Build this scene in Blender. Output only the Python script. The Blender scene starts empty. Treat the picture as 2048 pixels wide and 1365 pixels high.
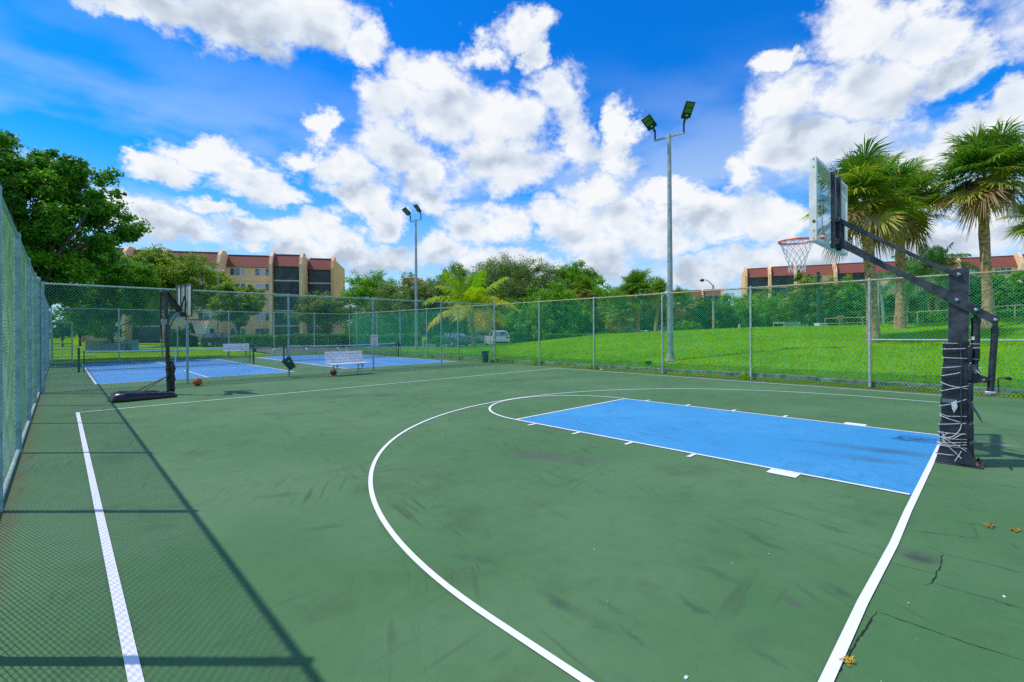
import bpy, math, random
import numpy as np
from mathutils import Matrix, Vector
rad = math.radians
rng = np.random.default_rng(7)
sc = bpy.context.scene
COL = sc.collection

# ---------------------------------------------------------------- camera
YAW, ROLL, FPX = rad(46.0164), rad(-0.32), 935.852
CAM = np.array([-7.849, -0.5602, 1.6438])
_f = np.array([math.cos(YAW), math.sin(YAW), 0.0])
_r0 = np.array([math.sin(YAW), -math.cos(YAW), 0.0]); _u0 = np.array([0, 0, 1.0])
_r = _r0*math.cos(ROLL) + _u0*math.sin(ROLL)
_u = -_r0*math.sin(ROLL) + _u0*math.cos(ROLL)
CX, CY = 1024.0, 661.56
cam_d = bpy.data.cameras.new('camera'); cam = bpy.data.objects.new('camera', cam_d); COL.objects.link(cam)
cam.matrix_world = Matrix(((_r[0], _u[0], -_f[0], CAM[0]), (_r[1], _u[1], -_f[1], CAM[1]), (_r[2], _u[2], -_f[2], CAM[2]), (0, 0, 0, 1)))
cam_d.sensor_width = 36; cam_d.lens = FPX/2048*36; cam_d.shift_y = -20.94/2048
cam_d.clip_start = 0.05; cam_d.clip_end = 5000
sc.camera = cam

def ray(px, py): return _f + _r*(px-CX)/FPX - _u*(py-CY)/FPX
def AT(px, py, d): return CAM + ray(px, py)*d                    # point at a measured distance along the view
def G(px, py, z=0.0):
    d = ray(px, py); return CAM + d*((z-CAM[2])/d[2])             # point on the ground
def XP(px, py, c=-0.09):
    d = ray(px, py); return CAM + d*((c-CAM[0])/d[0])             # point on the plane x = c
def PX(p):
    d = np.asarray(p, float)-CAM; z = d@_f; return CX+FPX*(d@_r)/z, CY-FPX*(d@_u)/z

# ---------------------------------------------------------------- light
SUNV = np.array([0.432, -0.425, -1.0])                            # the way the light travels
sun_d = bpy.data.lights.new('sun', 'SUN'); sun_d.energy = 3.7; sun_d.angle = rad(0.55); sun_d.color = (1.0, 0.95, 0.87)
sun = bpy.data.objects.new('sun', sun_d); COL.objects.link(sun)
sun.rotation_euler = Vector(SUNV).to_track_quat('-Z', 'Y').to_euler()
SUN_EL = math.atan2(1, math.hypot(.432, .425))

sc.render.engine = 'CYCLES'
sc.view_settings.view_transform = 'Standard'; sc.view_settings.look = 'None'
sc.view_settings.exposure = 0.0; sc.view_settings.gamma = 1.0
sc.cycles.use_denoising = False
sc.cycles.max_bounces = 6; sc.cycles.diffuse_bounces = 3; sc.cycles.glossy_bounces = 2
sc.cycles.transmission_bounces = 4; sc.cycles.transparent_max_bounces = 12
sc.cycles.sample_clamp_indirect = 6.0

# ---------------------------------------------------------------- world: sky with cumulus clouds
W = bpy.data.worlds.new('World'); sc.world = W; W.use_nodes = True
wn, wl = W.node_tree.nodes, W.node_tree.links
wn.clear()
def N(t, **k):
    n = wn.new(t)
    for a, v in k.items(): setattr(n, a, v)
    return n
def setin(n, i, v):
    if hasattr(v, 'is_linked') or isinstance(v, bpy.types.NodeSocket): wl.new(v, n.inputs[i])
    else: n.inputs[i].default_value = v
def M(op, a, b=0.0, c=0.0, clamp=False):
    n = N('ShaderNodeMath', operation=op, use_clamp=clamp); setin(n, 0, a); setin(n, 1, b)
    if op in ('MULTIPLY_ADD', 'SMOOTH_MIN', 'SMOOTH_MAX'): setin(n, 2, c)
    return n.outputs[0]
def V(op, a, b=(0, 0, 0), c=None):
    n = N('ShaderNodeVectorMath', operation=op); setin(n, 0, a); setin(n, 1, b)
    if c is not None: setin(n, 2, c)
    return n.outputs['Value'] if op in ('LENGTH', 'DOT_PRODUCT') else n.outputs[0]
def MIX(f, a, b, typ='RGBA', blend='MIX'):
    n = N('ShaderNodeMix', data_type=typ, blend_type=blend); n.clamp_factor = True
    setin(n, 0, f); i = 6 if typ == 'RGBA' else 2
    setin(n, i, a); setin(n, i+1, b); return n.outputs[2 if typ == 'RGBA' else 0]
def SMOOTH(x, a, b, lo=0.0, hi=1.0):
    n = N('ShaderNodeMapRange', interpolation_type='SMOOTHSTEP'); setin(n, 0, x)
    n.inputs[1].default_value = a; n.inputs[2].default_value = b; n.inputs[3].default_value = lo; n.inputs[4].default_value = hi
    return n.outputs[0]
tc = N('ShaderNodeTexCoord').outputs['Generated']
sx = N('ShaderNodeSeparateXYZ'); wl.new(tc, sx.inputs[0])
az = M('ARCTAN2', sx.outputs[1], sx.outputs[0]); el = M('ARCSINE', sx.outputs[2])
sky = N('ShaderNodeTexSky'); sky.sky_type = 'NISHITA'; sky.sun_disc = False
sky.sun_elevation = SUN_EL; sky.sun_rotation = rad(-45.5); sky.air_density = 1.0; sky.dust_density = 0.3; sky.ozone_density = 3.0
hs = N('ShaderNodeHueSaturation'); wl.new(sky.outputs[0], hs.inputs['Color'])
hs.inputs['Saturation'].default_value = 1.35; hs.inputs['Value'].default_value = 1.0; hs.inputs['Hue'].default_value = 0.5
def dirn(px, py):
    d = ray(px, py); d = d/np.linalg.norm(d); return math.atan2(d[1], d[0]), math.asin(d[2])
# clumps of cumulus: (x, y, half width, half height) measured on the photograph, turned into azimuth and elevation
CL = [(330, 15, 190, 72), (480, 30, 190, 95), (640, 45, 150, 105), (735, 80, 80, 75), (190, -10, 150, 45), (420, -60, 420, 90),
      (860, 150, 95, 80), (780, 210, 80, 90), (880, 220, 130, 110), (790, 300, 100, 70), (965, 110, 60, 55), (1000, 250, 150, 80),
      (1110, 200, 85, 75), (1150, 290, 65, 80), (1000, 330, 170, 60), (1050, 50, 80, 60), (1075, 105, 40, 55),
      (440, 310, 130, 52), (350, 330, 95, 40), (500, 350, 110, 55), (560, 380, 80, 30), (300, 300, 50, 28),
      (640, 255, 38, 38), (615, 305, 58, 40), (700, 330, 90, 60), (720, 400, 90, 65), (860, 390, 90, 50),
      (285, 430, 62, 52), (330, 465, 90, 36), (690, 500, 70, 36), (780, 520, 80, 36), (950, 455, 70, 45), (1010, 520, 120, 34),
      (1250, 265, 42, 66), (1240, 330, 60, 55), (1180, 400, 90, 45), (1260, 450, 80, 45), (1400, 420, 80, 40),
      (1700, 60, 130, 95), (1560, 130, 70, 45), (1580, 220, 120, 85), (1540, 290, 90, 55), (1840, 70, 130, 90), (1750, 170, 180, 100),
      (1880, 150, 100, 85), (1650, 280, 160, 70), (2030, 210, 90, 70), (1930, 290, 150, 60), (1800, 340, 190, 60), (1600, 520, 160, 50),
      (1900, 470, 220, 50), (2150, 100, 90, 130), (1480, 340, 60, 60), (520, 470, 120, 34), (420, 420, 60, 25), (1340, 400, 90, 36), (1500, 420, 90, 45), (1750, 430, 160, 60), (1990, 400, 130, 50), (650, 460, 60, 40), (590, 500, 70, 30), (760, 440, 50, 40), (860, 500, 60, 45), (1010, 440, 55, 45), (1100, 430, 50, 40), (1170, 460, 70, 60), (1210, 520, 80, 50), (1330, 470, 60, 50), (1390, 540, 70, 40), (1480, 540, 80, 40), (1440, 460, 60, 45), (1060, 560, 120, 30), (470, 460, 60, 22), (840, 330, 60, 50), (1550, 440, 60, 50)]
CLAZ = [(rad(a), rad(e), rad(w), rad(h)) for a, e, w, h in
        [(130, 30, 22, 9), (160, 20, 18, 7), (120, 12, 25, 6), (-20, 25, 18, 9), (-50, 35, 20, 10), (-80, 18, 22, 7), (-110, 30, 20, 9), (-150, 22, 22, 8),
         (45, 55, 22, 8), (100, 60, 25, 9), (-45, 10, 25, 6), (175, 45, 20, 10)]]
blobs = []
for x, y, w, h in CL:
    a0, e0 = dirn(x, y); a1 = dirn(x-w, y)[0]; a2 = dirn(x+w, y)[0]; e1 = dirn(x, y-h)[1]; e2 = dirn(x, y+h)[1]
    k_ = 0.78 if y < 420 else 0.97
    blobs.append((a0, e0, abs(a1-a2)/2*k_, abs(e1-e2)/2*k_))
blobs += CLAZ
# billowing displacement of the look-up, then the field at the point itself, at one step towards the sun and one step down
nz = N('ShaderNodeTexNoise', noise_dimensions='3D'); nz.inputs['Scale'].default_value = 7.0; nz.inputs['Detail'].default_value = 5.0
nz.inputs['Roughness'].default_value = 0.62; nz.inputs['Lacunarity'].default_value = 2.2
sq = V('MULTIPLY', tc, (1, 1, 1.35)); wl.new(sq, nz.inputs['Vector'])
sep = N('ShaderNodeSeparateColor'); wl.new(nz.outputs['Color'], sep.inputs[0])
daz = M('MULTIPLY_ADD', sep.outputs[0], 0.20, -0.10); del_ = M('MULTIPLY_ADD', sep.outputs[1], 0.16, -0.08)
azd, eld = M('ADD', az, daz), M('ADD', el, del_)
cA = N('ShaderNodeCombineXYZ'); cE = N('ShaderNodeCombineXYZ')
for i, (da, de) in enumerate(((0, 0), (0.030, 0.045), (0, -0.06))):
    wl.new(M('ADD', azd, da), cA.inputs[i]); wl.new(M('ADD', eld, de), cE.inputs[i])
fld = None
for a0, e0, ra, re in blobs:
    A = V('MULTIPLY_ADD', cA.outputs[0], (1/ra,)*3, (-a0/ra,)*3)
    Ev = V('MULTIPLY_ADD', cE.outputs[0], (1/re,)*3, (-e0/re,)*3)
    A2 = V('MULTIPLY', A, A); D = V('MULTIPLY_ADD', Ev, Ev, A2)
    fld = D if fld is None else V('MINIMUM', fld, D)
sf = N('ShaderNodeSeparateXYZ'); wl.new(fld, sf.inputs[0])
s0, s1, s2 = [M('SUBTRACT', 1.0, M('SQRT', sf.outputs[i])) for i in range(3)]
# fine structure
nf = N('ShaderNodeTexNoise', noise_dimensions='3D'); nf.inputs['Scale'].default_value = 16.0; nf.inputs['Detail'].default_value = 6.0; nf.inputs['Roughness'].default_value = 0.6
wl.new(sq, nf.inputs['Vector'])
shn = []
for off in ((0, 0, 0), (-0.016, 0.016, 0.034)):
    n_ = N('ShaderNodeTexNoise', noise_dimensions='3D'); n_.inputs['Scale'].default_value = 11.0; n_.inputs['Detail'].default_value = 2.6; n_.inputs['Roughness'].default_value = 0.5
    wl.new(V('ADD', sq, off), n_.inputs['Vector']); shn.append(n_.outputs[0])
fine = M('SUBTRACT', nf.outputs[0], 0.5)
dens = M('ADD', s0, M('MULTIPLY', fine, 1.5))
cover = SMOOTH(dens, -0.26, 0.46)
# thin veil low in the sky
nv = N('ShaderNodeTexNoise', noise_dimensions='3D'); nv.inputs['Scale'].default_value = 4.0; nv.inputs['Detail'].default_value = 5.0
wl.new(V('MULTIPLY', tc, (1, 1, 3.0)), nv.inputs['Vector'])
veil = M('MULTIPLY', SMOOTH(nv.outputs[0], 0.38, 0.64), SMOOTH(el, 0.55, 0.15, 0.0, 0.82))
low = SMOOTH(el, 0.33, 0.02, 0.0, 0.80)
haze_cover = M('MAXIMUM', veil, low)
lit = M('ADD', M('MULTIPLY', M('SUBTRACT', s0, s1), 0.55), M('MULTIPLY', M('SUBTRACT', shn[0], shn[1]), 1.7))
lit = M('ADD', lit, M('MULTIPLY', M('SUBTRACT', s2, s0), 0.30))
thick = SMOOTH(s0, 0.10, 0.80, 0.0, 0.33)
tone = M('SUBTRACT', M('ADD', 0.75, lit), thick)
ramp = N('ShaderNodeValToRGB'); wl.new(tone, ramp.inputs[0])
cr = ramp.color_ramp; cr.elements[0].position = 0.0; cr.elements[0].color = (0.50, 0.58, 0.71, 1); cr.elements[1].position = 0.85; cr.elements[1].color = (0.93, 0.95, 0.98, 1)
e_ = cr.elements.new(0.42); e_.color = (0.76, 0.83, 0.92, 1)
cloudc = ramp.outputs[0]
SKY_STR = 0.115
skyc = V('MULTIPLY', hs.outputs[0], (SKY_STR*0.12, SKY_STR*1.30, SKY_STR*1.95))
tot = MIX(cover, MIX(haze_cover, skyc, (0.60, 0.74, 0.90, 1)), cloudc)
bg = N('ShaderNodeBackground'); wl.new(tot, bg.inputs['Color']); bg.inputs['Strength'].default_value = 1.0
wo = N('ShaderNodeOutputWorld'); wl.new(bg.outputs[0], wo.inputs['Surface'])
W.cycles.sampling_method = 'MANUAL'; W.cycles.sample_map_resolution = 512

# ---------------------------------------------------------------- materials
def material(name):
    m = bpy.data.materials.new(name); m.use_nodes = True
    nt = m.node_tree; b = nt.nodes['Principled BSDF']; return m, nt, b
class NT:
    """small helper for material node trees"""
    def __init__(s, nt): s.nt = nt; s.n = nt.nodes; s.l = nt.links
    def new(s, t, **k):
        n = s.n.new(t)
        for a, v in k.items(): setattr(n, a, v)
        return n
    def put(s, n, i, v):
        if isinstance(v, bpy.types.NodeSocket): s.l.new(v, n.inputs[i])
        else: n.inputs[i].default_value = v
    def math(s, op, a, b=0.0, c=0.0, clamp=False):
        n = s.new('ShaderNodeMath', operation=op, use_clamp=clamp); s.put(n, 0, a); s.put(n, 1, b)
        if op == 'MULTIPLY_ADD': s.put(n, 2, c)
        return n.outputs[0]
    def vec(s, op, a, b=(0, 0, 0)):
        n = s.new('ShaderNodeVectorMath', operation=op); s.put(n, 0, a); s.put(n, 1, b)
        return n.outputs['Value'] if op in ('LENGTH', 'DOT_PRODUCT') else n.outputs[0]
    def noise(s, v, scale, detail=4.0, rough=0.55, color=False):
        n = s.new('ShaderNodeTexNoise'); n.inputs['Scale'].default_value = scale; n.inputs['Detail'].default_value = detail
        n.inputs['Roughness'].default_value = rough
        if v is not None: s.l.new(v, n.inputs['Vector'])
        return n.outputs['Color' if color else 0]
    def map(s, x, a, b, lo=0.0, hi=1.0, interp='SMOOTHSTEP'):
        n = s.new('ShaderNodeMapRange', interpolation_type=interp); s.put(n, 0, x)
        for i, v in enumerate((a, b, lo, hi)): n.inputs[i+1].default_value = v
        return n.outputs[0]
    def mix(s, f, a, b, blend='MIX'):
        n = s.new('ShaderNodeMix', data_type='RGBA', blend_type=blend); s.put(n, 0, f)
        s.put(n, 6, a if isinstance(a, bpy.types.NodeSocket) else (*a, 1)); s.put(n, 7, b if isinstance(b, bpy.types.NodeSocket) else (*b, 1))
        return n.outputs[2]
    def bump(s, h, strength, dist, b):
        n = s.new('ShaderNodeBump'); n.inputs['Strength'].default_value = strength; n.inputs['Distance'].default_value = dist
        s.l.new(h, n.inputs['Height']); s.l.new(n.outputs[0], b.inputs['Normal'])
def simple(name, col, rough=0.5, metal=0.0, var=0.12, scale=6.0, bump=0.0, spec=0.5, bscale=60.0):
    """paint, metal or plastic with slight unevenness of colour and gloss"""
    m, nt, b = material(name); t = NT(nt)
    pos = t.new('ShaderNodeTexCoord').outputs['Object']
    n = t.noise(pos, scale, 5.0, 0.6)
    c2 = tuple(max(0, c*(1-var*1.6)) for c in col); c1 = tuple(min(1, c*(1+var)) for c in col)
    t.l.new(t.mix(t.map(n, 0.3, 0.7), c2, c1), b.inputs['Base Color'])
    t.l.new(t.map(n, 0.3, 0.7, max(0.05, rough-0.08), min(1, rough+0.1)), b.inputs['Roughness'])
    b.inputs['Metallic'].default_value = metal; b.inputs['Specular IOR Level'].default_value = spec
    if bump: t.bump(t.noise(pos, bscale, 3.0), bump, 0.01, b)
    return m

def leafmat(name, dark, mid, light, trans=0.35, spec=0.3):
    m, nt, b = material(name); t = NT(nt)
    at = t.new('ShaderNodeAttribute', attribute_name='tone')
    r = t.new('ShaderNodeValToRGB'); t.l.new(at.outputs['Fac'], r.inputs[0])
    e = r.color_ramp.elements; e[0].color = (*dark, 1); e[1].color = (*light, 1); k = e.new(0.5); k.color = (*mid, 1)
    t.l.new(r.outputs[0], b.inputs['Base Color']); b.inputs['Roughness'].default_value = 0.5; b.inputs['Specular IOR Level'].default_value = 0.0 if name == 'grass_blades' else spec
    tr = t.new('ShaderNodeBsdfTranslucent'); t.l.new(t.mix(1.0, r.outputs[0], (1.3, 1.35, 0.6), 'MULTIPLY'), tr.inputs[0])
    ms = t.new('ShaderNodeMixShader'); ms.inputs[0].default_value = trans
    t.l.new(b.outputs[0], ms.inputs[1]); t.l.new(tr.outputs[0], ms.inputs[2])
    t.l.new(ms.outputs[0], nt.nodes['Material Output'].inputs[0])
    return m

# ---------------------------------------------------------------- mesh helpers
def vmul(v): v = np.asarray(v, float); return v/np.linalg.norm(v)
def worldmat(o):
    m = Matrix.Identity(4)
    while o is not None:
        m = (Matrix.Translation(o.location) @ o.rotation_euler.to_matrix().to_4x4()) @ m; o = o.parent
    return m
def finish(ob, parent, smooth):
    if parent is not None: ob.parent = parent
    return ob
class MB:
    def __init__(s): s.v = []; s.f = []; s.m = []; s.mi = 0
    def mat(s, i): s.mi = i; return s
    def add(s, vs, fs):
        o = len(s.v); s.v += [tuple(float(c) for c in p) for p in vs]
        for f in fs: s.f.append(tuple(i+o for i in f)); s.m.append(s.mi)
        return s
    def box(s, c, size, ax=None):
        """centre, full sizes, optional 3 axes"""
        c = np.asarray(c, float); A = np.eye(3) if ax is None else np.asarray(ax, float); h = np.asarray(size, float)/2
        vs = [c + A[0]*h[0]*i + A[1]*h[1]*j + A[2]*h[2]*k for i in (-1, 1) for j in (-1, 1) for k in (-1, 1)]
        return s.add(vs, [(0, 1, 3, 2), (4, 6, 7, 5), (0, 4, 5, 1), (2, 3, 7, 6), (0, 2, 6, 4), (1, 5, 7, 3)])
    def bar(s, p, q, w, h, up=(0, 0, 1)):
        p, q = np.asarray(p, float), np.asarray(q, float); d = q-p; L = np.linalg.norm(d); d = d/L
        up = np.asarray(up, float)
        if abs(d@up) > 0.98: up = np.array([1.0, 0, 0])
        a = vmul(np.cross(up, d)); b = np.cross(d, a)
        return s.box((p+q)/2, (L, w, h), (d, a, b))
    def tube(s, pts, r, n=8, cap=True):
        pts = [np.asarray(p, float) for p in pts]
        if not hasattr(r, '__len__'): r = [r]*len(pts)
        up = np.array([0, 0, 1.0]); d0 = vmul(pts[1]-pts[0])
        if abs(d0@up) > 0.95: up = np.array([1.0, 0, 0])
        a = vmul(np.cross(d0, up)); vs = []; L = len(pts)
        for i, p in enumerate(pts):
            d = vmul(pts[min(i+1, L-1)]-pts[max(i-1, 0)])
            a = vmul(a - d*(a@d)); b = np.cross(d, a)
            for k in range(n):
                t = 2*math.pi*k/n; vs.append(p + (a*math.cos(t)+b*math.sin(t))*r[i])
        fs = [(i*n+k, i*n+(k+1) % n, (i+1)*n+(k+1) % n, (i+1)*n+k) for i in range(L-1) for k in range(n)]
        if cap: fs += [tuple(range(n))[::-1], tuple((L-1)*n+k for k in range(n))]
        return s.add(vs, fs)
    def cyl(s, p, q, r, n=16): return s.tube([p, q], r, n)
    def lathe(s, c, prof, n=20, ax=None):
        """profile (radius, height) spun about the third axis"""
        A = np.eye(3) if ax is None else np.asarray(ax, float); c = np.asarray(c, float); vs = []
        for r, z in prof:
            for k in range(n):
                t = 2*math.pi*k/n; vs.append(c + A[0]*r*math.cos(t) + A[1]*r*math.sin(t) + A[2]*z)
        fs = [(i*n+k, i*n+(k+1) % n, (i+1)*n+(k+1) % n, (i+1)*n+k) for i in range(len(prof)-1) for k in range(n)]
        fs += [tuple(range(n))[::-1], tuple((len(prof)-1)*n+k for k in range(n))]
        return s.add(vs, fs)
    def ring(s, c, R, r, n=28, m=8, ax=None):
        A = np.eye(3) if ax is None else np.asarray(ax, float); c = np.asarray(c, float); vs = []
        for i in range(n):
            t = 2*math.pi*i/n; d = A[0]*math.cos(t)+A[1]*math.sin(t)
            for k in range(m):
                u = 2*math.pi*k/m; vs.append(c + d*(R+r*math.cos(u)) + A[2]*r*math.sin(u))
        return s.add(vs, [(i*m+k, ((i+1) % n)*m+k, ((i+1) % n)*m+(k+1) % m, i*m+(k+1) % m) for i in range(n) for k in range(m)])
    def prism(s, poly, d):
        """planar polygon (3D points) pushed along vector d"""
        n = len(poly); poly = [np.asarray(p, float) for p in poly]; d = np.asarray(d, float)
        vs = poly + [p+d for p in poly]
        return s.add(vs, [tuple(range(n))[::-1], tuple(range(n, 2*n))] + [(i, (i+1) % n, n+(i+1) % n, n+i) for i in range(n)])
    def sheet(s, pts): return s.add(pts, [tuple(range(len(pts)))])
    def build(s, name, mats, parent=None, smooth=35, bevel=0.0):
        if not isinstance(mats, (list, tuple)): mats = [mats]
        me = bpy.data.meshes.new(name)
        vs = s.v
        if parent is not None:
            inv = np.array(worldmat(parent).inverted()); a = np.array(vs); vs = (a@inv[:3, :3].T + inv[:3, 3]).tolist()
        me.from_pydata(vs, [], s.f)
        for m in mats: me.materials.append(m)
        me.polygons.foreach_set('material_index', s.m)
        me.validate()
        if smooth:
            me.polygons.foreach_set('use_smooth', [True]*len(me.polygons)); me.set_sharp_from_angle(angle=rad(smooth))
        me.update()
        ob = bpy.data.objects.new(name, me); COL.objects.link(ob)
        if parent is not None: ob.parent = parent
        if bevel:
            b = ob.modifiers.new('bevel', 'BEVEL'); b.width = bevel; b.segments = 2; b.limit_method = 'ANGLE'; b.angle_limit = rad(40)
        return ob
def npmesh(name, V_, F_, mat, parent=None, tone=None, smooth=False):
    """big mesh from arrays; F_ is (n, 3 or 4)"""
    me = bpy.data.meshes.new(name); V_ = np.asarray(V_, np.float64)
    if parent is not None:
        inv = np.array(worldmat(parent).inverted()); V_ = V_@inv[:3, :3].T + inv[:3, 3]
    n, k = F_.shape
    me.vertices.add(len(V_)); me.vertices.foreach_set('co', V_.astype(np.float32).ravel())
    me.loops.add(n*k); me.loops.foreach_set('vertex_index', F_.astype(np.int32).ravel())
    me.polygons.add(n); me.polygons.foreach_set('loop_start', np.arange(0, n*k, k, dtype=np.int32))
    me.polygons.foreach_set('loop_total', np.full(n, k, np.int32))
    if smooth: me.polygons.foreach_set('use_smooth', [True]*n)
    if tone is not None:
        a = me.attributes.new('tone', 'FLOAT', 'POINT'); a.data.foreach_set('value', np.asarray(tone, np.float32))
    me.materials.append(mat); me.update(calc_edges=True)
    ob = bpy.data.objects.new(name, me); COL.objects.link(ob)
    if parent is not None: ob.parent = parent
    return ob
def tag(o, label=None, cat=None, group=None, kind=None):
    if label: o['label'] = label
    if cat: o['category'] = cat
    if group: o['group'] = group
    if kind: o['kind'] = kind
    return o
def empty(name, loc, label, cat, group=None, rz=0.0):
    o = bpy.data.objects.new(name, None); COL.objects.link(o); o.location = [float(c) for c in loc]; o.rotation_euler = (0, 0, rz)
    o.empty_display_size = 0.2
    return tag(o, label, cat, group)

# ---------------------------------------------------------------- palette
M_ = {}
def court_material(name, base, worn, stains, streak=0.55):
    m, nt, b = material(name); t = NT(nt)
    pos = t.new('ShaderNodeTexCoord').outputs['Object']
    big = t.noise(pos, 0.35, 4.0, 0.6); mid = t.noise(pos, 1.6, 5.0, 0.62)
    st = t.noise(pos, 0.9, 5.0, 0.65)
    fine = t.noise(pos, 160.0, 2.0, 0.7)
    col = t.mix(t.map(big, 0.38, 0.66), base, worn)
    pt = t.noise(pos, 7.0, 6.0, 0.7); col = t.mix(t.map(pt, 0.35, 0.65, 0.0, 0.55), col, t.mix(1.0, col, (0.84, 0.88, 0.86), 'MULTIPLY'))
    dirt = (base[0]*0.62+0.012, base[1]*0.52+0.008, base[2]*0.55+0.01)
    col = t.mix(t.math('MULTIPLY', t.map(st, 0.54, 0.74), streak), col, dirt)
    col = t.mix(t.math('MULTIPLY', t.map(mid, 0.52, 0.78), 0.5), col, dirt)
    for ang_, sc_, am_ in ((rad(80), 1.0, .85), (rad(58), 1.5, .75), (rad(4), .8, .5)):
        mp = t.new('ShaderNodeMapping'); mp.vector_type = 'TEXTURE'; t.l.new(pos, mp.inputs[0]); mp.inputs['Rotation'].default_value = (0, 0, ang_); mp.inputs['Scale'].default_value = (0.9/sc_, 0.085/sc_, 1)
        sn = t.noise(mp.outputs[0], 1.0, 3.0, 0.55); gate = t.map(t.noise(t.vec('ADD', pos, (ang_*40, sc_*11, 0)), 0.6, 3.0, 0.6), 0.50, 0.64)
        col = t.mix(t.math('MULTIPLY', t.math('MULTIPLY', t.map(sn, 0.54, 0.70), gate), am_), col, dirt)
    wob = t.vec('MULTIPLY', t.vec('SUBTRACT', t.noise(pos, 3.5, 5.0, 0.7, color=True), (0.5, 0.5, 0.5)), (0.22, 0.22, 0.0))
    pw = t.vec('ADD', pos, wob)
    for (x, y, rx, ry, ang, c, amt) in stains:
        q = t.vec('SUBTRACT', pw, (x, y, 0)); mp = t.new('ShaderNodeMapping'); mp.vector_type = 'TEXTURE'
        t.l.new(q, mp.inputs[0]); mp.inputs['Rotation'].default_value = (0, 0, ang); mp.inputs['Scale'].default_value = (rx, ry, 1e6)
        d = t.vec('LENGTH', mp.outputs[0])
        col = t.mix(t.math('MULTIPLY', t.math('MULTIPLY', t.map(d, 1.15, 0.1), t.map(mid, 0.25, 0.6)), amt), col, c)
    col = t.mix(t.map(fine, 0.2, 0.8, 0.0, 1.0, 'LINEAR'), t.mix(1.0, col, (0.76, 0.76, 0.76), 'MULTIPLY'), t.mix(1.0, col, (1.2, 1.2, 1.2), 'MULTIPLY'))
    t.l.new(col, b.inputs['Base Color'])
    t.l.new(t.map(mid, 0.3, 0.7, 0.62, 0.8), b.inputs['Roughness']); b.inputs['Specular IOR Level'].default_value = 0.3
    t.bump(fine, 0.25, 0.003, b)
    return m
DK = (0.035, 0.055, 0.045); RU = (0.16, 0.075, 0.04); GY = (0.09, 0.085, 0.085); LG = (0.24, 0.25, 0.23)
def S_(px, py, rx, ry, ang, c, a): p = G(px, py); return (p[0], p[1], rx, ry, rad(ang), c, a)
def K_(x0, y0, x1, y1, w, c, a):                                    # a scuff between two points of the surface
    p, q = G(x0, y0), G(x1, y1); m = (p+q)/2; d = q-p; return (m[0], m[1], np.linalg.norm(d)/2*1.15, w, math.atan2(d[1], d[0]), c, a)
stains = [K_(1788, 1090, 1870, 1130, .17, (.045, .045, .048), 1.0), K_(1800, 1098, 1860, 1125, .10, (.04, .04, .044), 1.0), K_(1560, 1195, 1612, 1222, .07, GY, .75), K_(1085, 1185, 1225, 1262, .07, DK, .8), K_(1190, 1195, 1285, 1250, .035, DK, .8), K_(1225, 1240, 1290, 1300, .03, DK, .6),
          K_(905, 1105, 990, 1130, .06, DK, .6), K_(1165, 968, 1240, 1000, .05, GY, .55), K_(1000, 905, 1230, 925, .30, GY, .55), K_(740, 945, 860, 935, .14, GY, .5), K_(1620, 1045, 1700, 1070, .06, DK, .55),
          K_(1640, 1160, 1700, 1195, .05, DK, .5), K_(1395, 1130, 1480, 1170, .05, DK, .5), K_(1480, 1060, 1590, 1110, .05, DK, .45), K_(1350, 1190, 1440, 1240, .04, DK, .5), K_(560, 878, 720, 866, .10, GY, .4),
          K_(520, 800, 900, 785, .5, DK, .4), K_(960, 765, 1180, 752, .5, DK, .5), K_(480, 1000, 620, 985, .08, DK, .3), K_(600, 1060, 700, 1050, .06, DK, .35), K_(1500, 1290, 1580, 1340, .04, DK, .4), K_(860, 1240, 940, 1225, .05, DK, .3),
          K_(1945, 928, 1995, 938, .05, RU, .6), K_(1940, 880, 2040, 895, .14, LG, .6), (-8.2, 6, .12, 40, 0, RU, .35), (-7.8, 9.2, .35, .2, 0, RU, .25), (-7.6, 12.2, .4, .2, 0, RU, .25), (-7.4, 16.4, .9, .2, 0, RU, .45),
          (8.25, 5, .28, 14, 0, (0.10, 0.055, 0.035), .95), (8.2, 25, .3, 12, 0, (0.11, 0.08, 0.05), .6), (0, 17.3, 9, .18, 0, DK, .4)]
M_['court'] = court_material('green_acrylic', (0.068, 0.170, 0.057), (0.096, 0.198, 0.080), stains)
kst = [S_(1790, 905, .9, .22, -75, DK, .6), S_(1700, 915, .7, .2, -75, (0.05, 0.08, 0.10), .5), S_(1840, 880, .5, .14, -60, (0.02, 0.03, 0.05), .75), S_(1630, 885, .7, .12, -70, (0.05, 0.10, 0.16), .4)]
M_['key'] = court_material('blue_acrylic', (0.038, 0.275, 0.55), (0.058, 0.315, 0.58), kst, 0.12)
M_['pblue'] = court_material('faded_blue_acrylic', (0.065, 0.26, 0.57), (0.095, 0.30, 0.60), [], 0.1)
def line_paint():
    m, nt, b = material('white_line_paint'); t = NT(nt); pos = t.new('ShaderNodeTexCoord').outputs['Object']
    n = t.noise(pos, 2.5, 6.0, 0.7); f = t.noise(pos, 90.0, 2.0)
    col = t.mix(t.map(n, 0.55, 0.8, 0.0, 0.6), (0.80, 0.79, 0.80), (0.52, 0.52, 0.56)); col = t.mix(t.map(f, 0.25, 0.4, 0.25, 0.0), col, (0.4, 0.42, 0.4))
    t.l.new(col, b.inputs['Base Color']); b.inputs['Roughness'].default_value = 0.7; t.bump(f, 0.2, 0.002, b); return m
M_['line'] = line_paint()
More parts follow.
